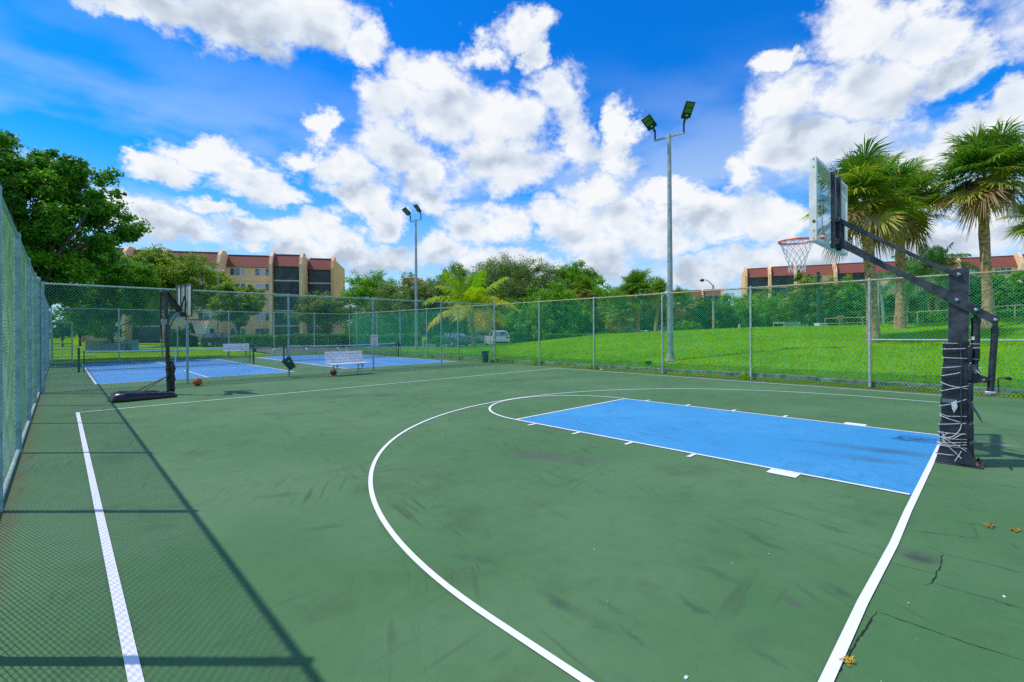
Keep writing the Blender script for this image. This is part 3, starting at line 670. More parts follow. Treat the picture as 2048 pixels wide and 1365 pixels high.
#@@OBJECTS
# ---------------------------------------------------------------- the big adjustable hoop by the base line
def net_mesh(b, c, r0, r1, h, n=12, rows=6, cord=.0035, ax=None):
    """knotted cords hanging from a ring: two crossing families of zigzags"""
    R = np.random.default_rng(4); c = np.asarray(c, float)
    def pt(i, j):
        f = j/rows; r = r0+(r1-r0)*min(1, f*1.25)**.8; t = 2*math.pi*(i+(.5 if j % 2 else 0))/n
        return c+np.array([math.cos(t)*r, math.sin(t)*r, -h*f]) + (R.normal(0, .004, 3) if j else 0)
    P = {(i, j): pt(i, j) for i in range(n) for j in range(rows+1)}
    for j in range(rows):
        for i in range(n):
            for k in ((0, -1) if j % 2 == 0 else (0, 1)):
                b.tube([P[i, j], P[(i+k) % n, j+1]], cord, 5, False)
    for i in range(n): b.tube([P[i, rows], P[i, rows]+np.array([0, 0, -.018])], cord*1.5, 5)
    return b
hoop = empty('basketball_hoop', (0.0, -0.2, 0), 'tall black adjustable basketball hoop with rope-wrapped padded post and glass backboard', 'basketball hoop')
# leaning square post, two plate faces, seen from its side
b = MB(); wx = .15
def psec(z, y0, y1, xw=wx): return [(-xw/2, y0, z), (xw/2, y0, z), (xw/2, y1, z), (-xw/2, y1, z)]
def post_y(z): f = z/2.36; return (-.128-.029*f, -.306-.029*f)
b.add(psec(0.02, *post_y(0))+psec(2.362, *post_y(2.36)), [(0, 1, 2, 3), (7, 6, 5, 4), (0, 4, 5, 1), (1, 5, 6, 2), (2, 6, 7, 3), (3, 7, 4, 0)])
b.build('post', M_['black'], hoop, bevel=.006)
b = MB(); b.box((0, -.235, .010), (.32, .42, .020)); b.build('base_plate', M_['black'], hoop, bevel=.003)
for sx in (-1, 1):
    for sy in (-.40, -.06): b = MB(); b.lathe((sx*.13, sy, .02), [(.012, 0), (.012, .01), (.024, .01), (.024, .03), (.012, .03), (.012, .055)], 8); b.build('anchor_bolt', M_['rust'], hoop)
# padding: front cushion round three sides, strapped behind with a gap
b = MB(); zs = np.linspace(0.03, 1.475, 30); prof = []
R = np.random.default_rng(8)
for i, z in enumerate(zs):
    f = 1-z/1.475; fl = .055*max(0, 1-z/.22)**1.4; bu = .006*math.sin(z*19)+.004*math.sin(z*43+1)
    y0 = -.105+.045*f+fl*.6+bu; y1 = -.330-.012*f-fl-bu*.5; xw = .118+.012*f+fl*.5+bu
    ring = []
    for (sx, sy) in ((-1, 1), (1, 1), (1, -1), (-1, -1)):
        for t in range(4):
            a = {(-1, 1): 180, (1, 1): 90, (1, -1): 0, (-1, -1): 270}[(sx, sy)]-30*t
            rr = .028; cx_ = sx*(xw-rr); cy_ = (y0-rr) if sy > 0 else (y1+rr)
            ring.append((cx_+rr*math.cos(rad(a)), cy_+rr*math.sin(rad(a)), z+R.normal(0, .0008)))
    prof += ring
nr = 16
fs = [(i*nr+k, i*nr+(k+1) % nr, (i+1)*nr+(k+1) % nr, (i+1)*nr+k) for i in range(len(zs)-1) for k in range(nr)]+[tuple(range((len(zs)-1)*nr, len(zs)*nr))]
b.add(prof, fs); b.build('post_pad', M_['blackv'], hoop, smooth=50)
# rear cushion strip, flap seams and hanging strap
b = MB()
for z0, z1 in ((.10, .30), (.31, .52), (.53, .76), (.77, 1.0), (1.01, 1.22), (1.23, 1.44)):
    zc = (z0+z1)/2; b.box((-.060, -.335-.012*(1-zc/1.475), zc), (.13, .045, z1-z0-.012))
pad2 = b.build('rear_pad', M_['blackv'], hoop, bevel=.014)
b = MB(); yl = [XP(px, 0)[1] for px in (1918,)][0]
for i in range(12):
    z0, z1 = .12+i*.112, .12+(i+1)*.112; b.bar((-.137, -.262, z0), (-.136, -.262, z1), .010, .008)
b.build('pad_seam', M_['black'], hoop)
b = MB(); p = [np.array([-.16, -.325, .80]), np.array([-.18, -.35, .74]), np.array([-.20, -.395, .66]), np.array([-.21, -.425, .585]), np.array([-.21, -.44, .555])]
for q, s in zip(p, p[1:]): b.bar(q, s, .045, .006)
b.build('loose_strap', M_['blackv'], hoop)
b = MB(); q = [XP(1902, 806, -.15), XP(1913, 801, -.15), XP(1915, 815, -.152), XP(1908, 826, -.155), XP(1904, 818, -.152)]; b.prism(q, (.004, 0, 0)); b.build('torn_tape', M_['rope'], hoop)
b = MB(); q = [XP(1884, 797, -.1345), XP(1914, 800, -.1345), XP(1914, 806, -.1345), XP(1883, 805, -.1345)]; b.prism(q, (-.005, 0, 0)); b.build('tape_band', simple('grey_tape', (.10, .14, .20), .5), hoop)
# arms: pairs of flat bars, one on each face of the post
def arm_poly(pxs, xo, th): return [np.array([xo, *XP(px, py, -.095)[1:]]) for px, py in pxs], (th, 0, 0)
lower = [(1672, 471), (1748, 520-7), (1795.6, 539), (1893.7, 578.5), (1984, 629), (2000, 636), (1996, 645), (1985.4, 647), (1893.7, 604), (1801.9, 553), (1764, 536), (1669, 489)]
upper = [(1671.9, 432.8), (1852.5, 519), (1922.5, 547), (1923, 553), (1915, 556), (1843, 521.5), (1671.9, 443)]
for nm, poly in (('lower_arm', lower), ('upper_arm', upper)):
    for x0, th in ((-.105, .012), (.093, .012)):
        pl, d = arm_poly(poly, x0, th); MB().prism(pl, d).build(nm, M_['black'], hoop, bevel=.002)
b = MB(); pl, d = arm_poly([(1672, 474), (1748, 517), (1893.7, 583), (1893, 588), (1748, 521), (1671, 478)], -.093, .186); b.prism(pl, d); b.build('arm_web', M_['black'], hoop)
for px, py in ((1917.4, 549), (1914, 600), (1952, 620), (1991, 640), (1668, 483), (1668, 437)):
    b = MB(); p = XP(px, py, -.105); b.cyl((-.118, p[1], p[2]), (.118, p[1], p[2]), .0095, 10)
    for s in (-1, 1): b.lathe((s*.112, p[1], p[2]), [(.020, -.006), (.020, .004), (.012, .013), (.003, .015)], 12, ((0, 1, 0), (0, 0, 1), (s, 0, 0)))
    b.build('pivot_bolt', M_['chrome'], hoop)
b = MB(); p = XP(1942, 591, -.02); b.cyl(p+(-.0, .02, 0), p+(0, -.03, 0), .012, 8); b.build('rusty_stud', M_['rust'], hoop)
# gas cylinder close to the post and the screw jack behind it
def Y(px, py): return XP(px, py, 0.0)[1:]
b = MB(); a, c = Y(1952, 622), Y(1950, 742)
b.cyl((0, *Y(1952, 622)), (0, *Y(1952, 640)), .018, 12); b.cyl((0, *Y(1952, 636)), (0, *Y(1950.5, 722)), .040, 20); b.cyl((0, *Y(1950.5, 722)), (0, *Y(1949, 757)), .030, 16)
b.lathe((0, *Y(1952, 641)), [(.043, -.03), (.045, -.02), (.045, .02), (.038, .03)], 20); b.build('gas_cylinder', M_['black'], hoop)
b = MB(); p = (0, *Y(1946, 677)); b.box((-.041, p[1], p[2]), (.004, .028, .040)); b.build('cylinder_label', M_['sign'], hoop)
b = MB(); b.cyl((0, *Y(1991, 643)), (0, *Y(1990, 662)), .024, 14); b.cyl((0, *Y(1990, 660)), (0, *Y(1981, 783)), .032, 18); b.lathe((0, *Y(1990, 664)), [(.036, -.05), (.036, .05)], 18); b.build('screw_jack', M_['black'], hoop)
b = MB(); p = np.array([0, *Y(1980.5, 787)]); b.box(p, (.08, .10, .05)); b.build('jack_foot', M_['steel'], hoop, bevel=.012)
b = MB(); p = [np.array([-.05, *Y(*q)]) for q in ((1982, 788), (1995, 789), (1997, 784), (1996.5, 758), (2000, 755.5), (2010, 756))]; b.tube(p, .007, 8); b.build('crank_rod', M_['black'], hoop)
b = MB(); p = [np.array([-.05, *Y(*q)]) for q in ((2008, 756), (2012, 755.5), (2020, 757), (2024, 758))]; b.tube(p, [.011, .016, .017, .010], 12); b.build('crank_grip', M_['plastic'], hoop)
for xo in (-.05, .04):
    b = MB(); b.prism([np.array([xo, *Y(*q)]) for q in ((1936, 730), (1957, 738), (1966, 753), (1976, 755), (1976, 766), (1962, 765), (1936, 768))], (.010, 0, 0)); b.build('jack_bracket', M_['black'], hoop)
b = MB(); b.prism([np.array([-.04, *Y(*q)]) for q in ((1928, 700), (1946, 700), (1946, 708), (1928, 708))], (.08, 0, 0)); b.build('cylinder_bracket', M_['black'], hoop)
for q in ((1968, 759), (1952, 745)): b = MB(); p = Y(*q); b.cyl((-.062, *p), (.062, *p), .011, 8); b.build('bracket_bolt', M_['chrome'], hoop)
# rope wound round the pad and the cylinder
def wrap(pxl, cyl=False, x=-.142):
    """front run of rope given by pixels on the near face, closed round the back of the pad"""
    pts = [XP(px, py, x) for px, py in pxl]; pts = [np.array([x-.004, p[1], p[2]]) for p in pts]
    if cyl: pts[-1][0] = -.045; back = [np.array([.045, pts[-1][1]-.005, pts[-1][2]]), np.array([.135, -.20, pts[-1][2]]), np.array([.14, -.10, pts[0][2]])]
    else:
        pts[-1][0] = -.125; back = [np.array([0, min(pts[-1][1], -.36)-.006, (pts[-1][2])]), np.array([.14, -.33, pts[-1][2]]), np.array([.145, -.10, pts[0][2]])]
    first = pts[0]+np.array([.03, .012, 0])
    return [first]+pts+back+[first]
rp = MB()
for pxl, c in ([[(1887, 686.5), (1900, 687), (1959, 689)], 1], [[(1886.5, 698.5), (1920, 698), (1959, 696.5)], 1], [[(1886, 715.5), (1920, 717), (1959, 720)], 1],
               [[(1885.5, 736), (1915, 734), (1948, 731)], 1], [[(1885, 752), (1915, 747), (1942, 739)], 1],
               [[(1884, 766), (1900, 772), (1935, 779)], 0], [[(1884, 782), (1910, 777), (1936, 773)], 0],
               [[(1881, 812), (1900, 809), (1932, 800)], 0], [[(1882, 828), (1895, 833), (1932, 834)], 0], [[(1882, 832), (1900, 839), (1929, 848)], 0],
               [[(1878.5, 849), (1900, 848.5), (1931, 848)], 0], [[(1878, 864), (1900, 867), (1933, 869.5)], 0], [[(1877, 872), (1890, 878), (1910, 879), (1934, 880)], 0],
               [[(1876.5, 886), (1890, 890), (1910, 892), (1932, 891)], 0], [[(1877, 884), (1895, 886), (1933, 886)], 0], [[(1877, 890), (1895, 893), (1933, 898)], 0],
               [[(1873, 907), (1895, 910), (1934, 913)], 0]):
    rp.tube(wrap(pxl, bool(c)), .0050, 6, False)
for pxl in ([(1923, 849), (1921, 858), (1914, 868), (1905, 874), (1893, 876), (1886, 872), (1884, 866)], [(1884, 868), (1890, 878), (1900, 884), (1915, 892), (1932, 903)],
            [(1884, 866), (1888, 880), (1898, 895), (1910, 905), (1923, 918)], [(1886, 868), (1884, 880), (1890, 888), (1884, 876)], [(1890, 874), (1905, 879), (1921, 870), (1930, 868)],
            [(1923, 903), (1917, 913), (1911, 921), (1909, 927)], [(1888, 871), (1895, 868), (1886, 864), (1888, 874), (1894, 880)]):
    rp.tube([XP(*p, -.150) for p in pxl], .0050, 6)
R = np.random.default_rng(2); c0 = np.array([-.05, *Y(1945, 740)])
kn = [c0+R.normal(0, 1, 3)*(.018, .045, .035) for _ in range(34)]; rp.tube(kn, .005, 6)
rp.build('rope', M_['rope'], hoop, smooth=60)
# backboard
BX, BZ0, BZ1, BYB, BYF = .90, 2.775, 3.85, 1.03, 1.115
b = MB(); t = .045
b.box((-BX+t/2, (BYB+BYF)/2, (BZ0+BZ1)/2), (t, BYF-BYB, BZ1-BZ0)); b.box((BX-t/2, (BYB+BYF)/2, (BZ0+BZ1)/2), (t, BYF-BYB, BZ1-BZ0))
for z in (BZ0+t/2, BZ1-t/2): b.box((0, (BYB+BYF)/2, z), (2*BX-2*t, BYF-BYB-.004, t))
b.build('backboard_frame', M_['frame'], hoop, bevel=.004)
for z, r_ in ((BZ0+.03, .007), (BZ0+.13, .007), (BZ1-.13, .007), (BZ1-.03, .007), (BZ0+.25, .020)):
    b = MB(); b.lathe((-BX-.001, (BYB+BYF)/2-.01, z), [(r_, 0), (r_*.9, .006)], 10, ((0, 1, 0), (0, 0, 1), (-1, 0, 0))); b.build('frame_bolt', M_['rust'], hoop)
MB().box((0, BYF-.012, (BZ0+BZ1)/2), (2*BX-2*t-.002, .010, BZ1-BZ0-2*t-.002)).build('backboard_glass', M_['board_glass'], hoop, smooth=0)
b = MB(); tw = .05; yy = BYF-.0055; sz0, sz1 = BZ0+.17, BZ0+.17+.46
for s in (-1, 1): b.box((s*(.305-tw/2), yy, (sz0+sz1)/2), (tw, .002, sz1-sz0)); b.box((s*(BX-t-.035), yy, (BZ0+BZ1)/2), (.05, .002, BZ1-BZ0-.14))
for z in (sz0+tw/2, sz1-tw/2): b.box((0, yy, z), (.61-2*tw, .002, tw))
for z in (BZ0+t+.03, BZ1-t-.03): b.box((0, yy, z), (2*BX-2*t-.12, .002, .05))
b.build('target_square', M_['frame'], hoop, smooth=0)
b = MB()
for x in (-.16, .16): b.box((x, BYB-.03, (BZ0+BZ1)/2-.03), (.06, .055, BZ1-BZ0-.02))
b.build('back_rail', M_['black'], hoop, bevel=.004)
b = MB()
for z in (2.84, 3.14): b.box((0, BYB-.075, z), (.40, .05, .07))
for x in (-.098, .098): b.box((x, BYB-.055, 2.97), (.012, .10, .40))
b.build('board_mount', M_['black'], hoop, bevel=.003)
RZ = 2.945; RC = np.array([0, BYF+.15+.229, RZ])
b = MB(); b.ring(RC, .229, .013, 40, 8); b.ring(RC+(0, 0, -.022), .229, .004, 40, 6)
b.box((0, BYF+.008, RZ-.045), (.13, .016, .14)); b.prism([(-.10, BYF+.01, RZ), (.10, BYF+.01, RZ), (.06, BYF+.17, RZ), (-.06, BYF+.17, RZ)], (0, 0, -.012))
for s in (-1, 1): b.tube([(s*.05, BYF+.01, RZ-.10), (s*.09, BYF+.16, RZ-.012)], .008, 6)
rim = b.build('rim', M_['orange'], hoop)
b = MB(); b.box((0, BYB-.02, RZ-.06), (.30, .03, .13)); b.build('rim_backing_plate', M_['orange'], hoop)
net_mesh(MB(), RC+(0, 0, -.015), .222, .105, .43, 12, 7, .0038).build('net', M_['net'], rim, smooth=0)

# ---------------------------------------------------------------- the small portable hoop by the cross fence
hp = empty('portable_basketball_hoop', (-5.84, 14.62, 0), 'small portable black hoop with low backboard, its long base weighted on the court', 'basketball hoop')
# base: long hollow plastic tank
b0, b1 = G(222, 803), G(340, 795); dirb = vmul(b1-b0); Lb = 1.22; A0 = np.array([-5.74, 14.18, 0]); ex = np.array([-.985, .0, 0])+np.array([0, -.12, 0]); ex = vmul(ex); ey = np.array([-ex[1], ex[0], 0])
b = MB(); sec = []
for s, w, h in ((0, .44, .07), (.06, .54, .13), (.3, .58, .16), (.7, .60, .20), (1.0, .60, .22), (1.20, .56, .21), (1.27, .50, .13), (1.29, .42, .04)):
    c = A0+ex*s
    for (u, z) in ((-.5, .012), (-.52, h*.35), (-.44, h*.85), (-.30, h), (.30, h), (.44, h*.85), (.52, h*.35), (.5, .012)): sec.append(c+ey*w*u+np.array([0, 0, z]))
n = 8; b.add(sec, [(i*n+k, i*n+(k+1) % n, (i+1)*n+(k+1) % n, (i+1)*n+k) for i in range(7) for k in range(n)]+[tuple(range(n))[::-1], tuple(7*n+k for k in range(n))])
b.build('base', M_['plastic'], hp, smooth=50)
b = MB()
for s in (-.11, .11): b.bar(A0+ex*.35+ey*s*1.0+(0, 0, .165), A0+ex*1.12+ey*s+(0, 0, .222), .035, .03)
b.build('base_rib', M_['plastic'], hp, bevel=.01)
w_ = A0+ex*1.22
for s in (-.18, .18): b = MB(); b.cyl(w_+ey*(s-.02)+(0, 0, .06), w_+ey*(s+.02)+(0, 0, .06), .05, 14); b.build('base_wheel', M_['tyre'], hp)
pt0 = AT(338, 783, 12.35); pt0[2] = .05; pt1 = AT(331, 583, 12.25); pm1 = pt0+(pt1-pt0)*.36; pm2 = pt0+(pt1-pt0)*.63
b = MB(); b.cyl(pt0, pm1, .050, 16); b.cyl(pm1, pm2, .045, 16); b.cyl(pm2, pt1, .044, 16); b.lathe(pt1-(0, 0, .01), [(.05, 0), (.05, .03), (.01, .045)], 14)
b.build('pole', M_['black'], hp)
b = MB(); b.lathe(pt0+(pt1-pt0)*.36, [(.056, -.03), (.056, .03)], 16); b.build('pole_collar', M_['plastic'], hp); b = MB(); b.lathe(pt0+(pt1-pt0)*.23, [(.06, -.03), (.06, .03)], 16); b.build('pole_collar', M_['plastic'], hp)
b = MB(); q = pt0+(pt1-pt0)*.70; b.box(q+(-.06, -.05, 0), (.12, .06, .14)); b.build('height_gauge', simple('grey_gauge', (.28, .32, .38), .5), hp, bevel=.004)
b = MB(); p0, p1, p2 = AT(320, 583, 12.3), AT(323, 678, 12.3), AT(325, 718, 12.3); b.cyl(p0, p1, .024, 12); b.build('adjusting_strut', M_['black'], hp)
b = MB(); b.cyl(p1, p2, .012, 10); b.build('strut_rod', simple('dull_brass_rod', (.28, .20, .15), .5, .4), hp)
for s in (-.15, .15):
    MB().cyl(A0+ex*.72+ey*s*1.4+(0, 0, .20), pt0+(pt1-pt0)*.17, .013, 10).build('base_strut', simple('bronze_strut', (.16, .11, .08), .4, .5), hp)
# loose bag and net bundled at the pole foot
b = MB(); R = np.random.default_rng(6); c = pt0+(.05, -.02, 0)
prof = [(.05, .03), (.09, .10), (.075, .22), (.10, .35), (.07, .50), (.085, .62), (.05, .76), (.03, .82)]
b.lathe(c, prof, 12)
b.v = [tuple(np.array(p)+R.normal(0, .014, 3)) for p in b.v]; b.build('wrapped_cloth', M_['plastic'], hp)
# backboard seen from behind
nb = np.array([math.cos(rad(8)), math.sin(rad(8)), 0]); eb = np.array([-nb[1], nb[0], 0]); ez = np.array([0, 0, 1.0])
bc = AT(368.5, 602, 12.75); bw, bh = 1.12, .88
FR = (nb, eb, ez)
b = MB()
for s in (-1, 1): b.box(bc+eb*s*(bw/2-.015), (.035, .03, bh), FR); b.box(bc+ez*s*(bh/2-.015), (.033, bw-.06, .03), FR)
b.build('backboard_frame', M_['black'], hp)
MB().box(bc+nb*.008, (.008, bw-.06, bh-.06), FR).build('backboard_panel', M_['milky'], hp, smooth=0)
b = MB()
for s in (-.17, .17): b.box(bc-nb*.03+eb*s, (.03, .035, bh-.02), FR)
b.bar(bc-nb*.045+eb*.17+ez*(-.30), bc-nb*.045+eb*(-.17)+ez*.12, .03, .03)
b.build('back_brace', M_['black'], hp)
b = MB(); q = bc-nb*.08-ez*.33
for s in (-.09, .09):
    for top in (pt1+(-.10, 0, .0), pt1+(.03, 0, -.0)):
        b.bar(top+eb*s*.6, q+eb*s+(ez*.06 if top[0] > pt1[0] else -ez*.02), .045, .028)
b.build('lift_arm', M_['black'], hp)
MB().box(q-ez*.03, (.14, .26, .10), FR).build('arm_block', M_['black'], hp, bevel=.01)
rc = bc+nb*(.15+.229); rc[2] = 1.99
b = MB(); b.ring(rc, .229, .017, 32, 8); zr_ = ez*(rc[2]-bc[2]); b.box(bc+nb*.04+zr_+ez*.03, (.02, .12, .10), FR); b.bar(bc+nb*.03+zr_, bc+nb*.16+zr_, .12, .012)
rim2 = b.build('rim', M_['redrim'], hp)
net_mesh(MB(), rc+(0, 0, -.012), .224, .12, .36, 12, 6, .009).build('net', M_['net'], rim2, smooth=0)

# ---------------------------------------------------------------- light poles
def light_pole(label, base, H, ang, heads):
    root = empty('light_pole', base, label, 'light pole', 'twin-head light poles beyond the fence'); B_ = np.array(base, float)
    MB().tube([B_-(0, 0, .02), B_+(0, 0, H*.5), B_+(0, 0, H)], [.125, .10, .075], 20).build('pole', M_['steel'], root)
    b = MB(); b.lathe(B_, [(.24, 0), (.24, .03), (.19, .05), (.15, .16), (.13, .30), (.125, .32)], 20); b.build('base_cover', M_['concrete'], root)
    e = np.array([math.cos(ang), math.sin(ang), 0]); top = B_+(0, 0, H-.06)
    b = MB(); b.bar(top-e*.62, top+e*.62, .07, .06); b.lathe(B_+(0, 0, H), [(.085, -.12), (.085, .02), (.02, .04)], 16)
    b.build('crossbar', M_['steel'], root)
    for s, (hx, hy, hz), roll in heads:
        q = top+e*s*.60; b = MB(); up = q+(0, 0, .42); b.tube([q-(0, 0, .02), up], .038, 10); 
        f = vmul((hx, hy, hz)); b.tube([up-(0, 0, .05), up+f*.18], .045, 10); b.build('bracket', M_['lamphead'], root)
        sd = vmul(np.cross(f, (0, 0, 1))); sd = vmul(sd*math.cos(roll)+np.cross(f, sd)*math.sin(roll)); nn = np.cross(f, sd)
        if nn[2] > 0: nn = -nn
        c = up+f*(.18+.29); b = MB(); b.box(c, (.60, .40, .07), (f, sd, nn)); b.box(c-nn*.05-f*.2, (.30, .30, .06), (f, sd, nn)); h = b.build('lamp_head', M_['lamphead'], root, bevel=.01)
        b = MB()
        for k in (-.02, .18): b.box(c+nn*.037+f*k, (.16, .31, .006), (f, sd, nn))
        b.build('led_panel', M_['led'], h)
        MB().box(c+nn*.04-f*.20, (.05, .08, .02), (f, sd, nn)).build('light_sensor', M_['sign'], h)
    return root
p1 = AT(1341, 735, 19.2); p1[2] = tz(p1[0], p1[1]); t1 = AT(1341, 271, 19.2)
light_pole('tall grey twin-head light pole on the grass bank just beyond the fence', p1, t1[2]-p1[2], YAW+rad(-130), [(1, (-.30, -.52, .78), 0), (-1, (-.85, .10, .50), .5)])
p2 = G(833, 707); t2 = AT(832, 440, 34.67)
light_pole('tall grey twin-head light pole beyond the pickleball courts', (p2[0], p2[1], 0), t2[2], YAW+rad(-130), [(1, (-.75, -.1, .75), 0), (-1, (-.8, .05, .68), .5)])

# ---------------------------------------------------------------- benches, nets, bins, sign, balls
def bench(label, c, ux, grp='white slatted benches'):
    """c: middle of the ground line, ux: unit vector along the bench, back on its left side"""
    root = empty('park_bench', c, label, 'bench', grp); ux = vmul(ux); uy = np.array([-ux[1], ux[0], 0]); uz = np.array([0, 0, 1.0]); A = (ux, uy, uz); c = np.asarray(c, float)
    b = MB()
    for k in range(5): b.box(c+uy*(-.24+k*.105)+uz*(.43+.004*k), (1.50, .090, .035), A)
    b.build('seat', M_['bench'], root, bevel=.008)
    b = MB(); bd = vmul(uy*.22+uz); bn = np.cross(ux, bd)
    for k in range(4): b.box(c+uy*.24+uz*.49+bd*(.045+k*.105), (1.50, .030, .090), (ux, bn, bd))
    b.build('backrest', M_['bench'], root, bevel=.008)
    for s in (-.45, 0, .45): b = MB(); b.box(c+ux*s+uy*.265+uz*.49+bd*.2, (.04, .02, .42), (ux, bn, bd)); b.build('back_stay', M_['benchleg'], root)
    for s in (-.5, .5):
        q = c+ux*s; b = MB()
        b.bar(q+uy*-.26+uz*.40, q+uy*.27+uz*.41, .045, .035, ux)
        b.tube([q+uy*-.24+uz*.40, q+uy*-.15+uz*.25, q+uy*-.25+uz*.08, q+uy*-.30+uz*.015], [.022, .020, .022, .032], 8)
        b.tube([q+uy*-.10+uz*.40, q+uy*-.17+uz*.27, q+uy*-.15+uz*.22], [.016, .016, .02], 8)
        b.tube([q+uy*.24+uz*.40, q+uy*.15+uz*.25, q+uy*.25+uz*.08, q+uy*.32+uz*.015], [.022, .020, .022, .032], 8)
        b.tube([q+uy*.10+uz*.40, q+uy*.17+uz*.27, q+uy*.15+uz*.22], [.016, .016, .02], 8)
        b.tube([q+uy*-.22+uz*.10, q+uy*-.12+uz*.19, q+uz*.215, q+uy*.12+uz*.19, q+uy*.22+uz*.10], .015, 8)
        b.tube([q+uy*.24+uz*.40, q+uy*.275+uz*.49, q+uy*.275+uz*.49+bd*.40], .018, 8)
        b.build('leg', M_['benchleg'], root)
    return root
bench('white slatted bench standing on the green court against the cross fence', (-.02, 16.50, 0), (1.0, .03, 0))
bb_ = G(468, 714.5); bench('white slatted bench half hidden behind the pickleball net', (bb_[0], 33.55, 0), (1.0, -.02, 0))

def pnet(label, x0, x1, y, grp='pickleball nets'):
    root = empty('pickleball_net', ((x0+x1)/2, y, 0), label, 'net', grp); H = .90
    for x in (x0, x1):
        s = 1 if x == x0 else -1
        b = MB(); b.cyl((x, y, 0), (x, y, 1.0), .042, 14); b.lathe((x, y, 1.0), [(.046, 0), (.03, .03), (.005, .04)], 12); b.cyl((x+s*.16, y, .02), (x+s*.16, y, .90), .020, 8); b.build('net_post', M_['netpost'], root)
    b = MB(); b.box((x1+.06, y-.03, .72), (.10, .10, .14)); b.tube([(x1+.10, y-.05, .72), (x1+.17, y-.06, .72), (x1+.17, y-.06, .86)], .010, 6); b.build('net_winch', M_['netpost'], root)
    W_ = x1-x0-.36; n = 26; xa = x0+.18
    def sag(f): return H-.055*4*f*(1-f)
    b = MB()
    for i in range(n):
        f0, f1 = i/n, (i+1)/n; za, zb = sag(f0), sag(f1)
        b.add([(xa+W_*f0, y-.004, za-.055), (xa+W_*f1, y-.004, zb-.055), (xa+W_*f1, y-.004, zb), (xa+W_*f0, y-.004, za), (xa+W_*f0, y+.004, za-.055), (xa+W_*f1, y+.004, zb-.055), (xa+W_*f1, y+.004, zb), (xa+W_*f0, y+.004, za)],
              [(0, 1, 2, 3), (7, 6, 5, 4), (3, 2, 6, 7), (0, 4, 5, 1)])
    b.build('top_tape', M_['tape'], root, smooth=0)
    b = MB(); b.box((xa+W_/2, y-.008, .42), (.05, .006, .80)); b.build('centre_strap', M_['tape'], root, smooth=0)
    b = MB()
    for x in np.arange(xa, xa+W_, .05):
        f = (x-xa)/W_; b.bar((x, y, .05), (x, y, sag(f)-.05), .0045, .0045)
    for z in np.arange(.05, .84, .05):
        for i in range(12):
            f0, f1 = i/12, (i+1)/12; b.bar((xa+W_*f0, y, z*sag(f0)/H), (xa+W_*f1, y, z*sag(f1)/H), .0045, .0045)
    b.build('netting', M_['netblack'], root, smooth=0)
    b = MB(); b.tube([(xa, y, .05), (xa+W_, y, .05)], .012, 6); b.build('bottom_band', M_['netpost'], root)
pnet('low net with pale blue tape across the left pickleball court', -7.30, -.68, 26.1)
pnet('low net with pale tape across the pickleball court nearer the bank', 0.90, 7.92, 26.4)

def trash_bin(label, c, axes, w, h):
    root = empty('trash_bin', c, label, 'trash bin', 'dark green bins at the fence'); A = np.asarray(axes, float); c = np.asarray(c, float); b = MB(); sec = []
    for z, k in ((0, .74), (h*.5, .88), (h*.92, 1.0), (h*.92, 1.08), (h, 1.10), (h, .98), (h*.9, .96), (.04, .70)):
        r = w/2*k
        for a in range(16):
            t = 2*math.pi*a/16+math.pi/16; sx_, sy_ = math.cos(t), math.sin(t); m = (abs(sx_)**6+abs(sy_)**6)**(1/6); sec.append(c+A[0]*r*sx_/m+A[1]*r*sy_/m*.85+A[2]*z)
    n = 16; b.add(sec, [(i*n+k, i*n+(k+1) % n, (i+1)*n+(k+1) % n, (i+1)*n+k) for i in range(7) for k in range(n)]+[tuple(range(n))[::-1], tuple(7*n+k for k in range(n))])
    b.build('bin_body', M_['bin'], root)
    MB().bar(c+A[2]*h*.8-A[1]*w*.42, c+A[2]*h*.8-A[1]*w*.5, .05, .05).build('bin_hook', M_['post'], root)
q = AT(594, 738.5, 16.5); tl = rad(-33)                           # hangs askew from the fence post
er = np.array([math.cos(rad(8)), -math.sin(rad(8)), 0]); ez_ = np.array([0, 0, 1.])
trash_bin('dark green bin hanging tilted from a cross fence post left of the bench', (q[0]+.02, 17.08, q[2]), (vmul(er*math.cos(tl)+ez_*math.sin(tl)*-1), (0, 1, 0), vmul(er*math.sin(tl)*-1*-1+ez_*math.cos(tl))), .30, .40)
q = G(984, 726.5)
trash_bin('dark green bin standing in the corner where the fences meet', (7.98, 17.85, 0.02), ((1, 0, 0), (0, 1, 0), (0, 0, 1)), .34, .56)

sg = empty('court_sign', (1.51, 17.33, 1.06), 'small white notice with faded print on the cross fence post', 'sign')
c = AT(750.5, 679.5, 19.15); zc = 1.27
MB().box((1.50, 17.33, zc), (.335, .005, .46)).build('sign_panel', M_['sign'], sg, bevel=.002)
def text_on(body, loc, size, mat, parent, rx=90, rz=0, name='lettering'):
    cu = bpy.data.curves.new('text', 'FONT'); cu.body = body; cu.size = size; cu.align_x = 'CENTER'; cu.align_y = 'CENTER'; cu.extrude = .001; cu.offset = size*.012
    o = bpy.data.objects.new('text', cu); COL.objects.link(o); dg = bpy.context.evaluated_depsgraph_get(); me = bpy.data.meshes.new_from_object(o.evaluated_get(dg))
    bpy.data.objects.remove(o); me.materials.clear(); me.materials.append(mat)
    me.transform(Matrix.Translation(loc) @ Matrix.Rotation(rad(rz), 4, 'Z') @ Matrix.Rotation(rad(rx), 4, 'X'))
    if parent is not None: me.transform(worldmat(parent).inverted())
    t = bpy.data.objects.new(name, me); COL.objects.link(t); t.parent = parent; return t
for s_, z, sz in (('RESIDENTS', zc+.145, .050), ('&', zc+.045, .07), ('GUESTS', zc-.055, .052), ('ONLY', zc-.155, .055)): text_on(s_, (1.50, 17.326, z), sz, M_['signtext'], sg)

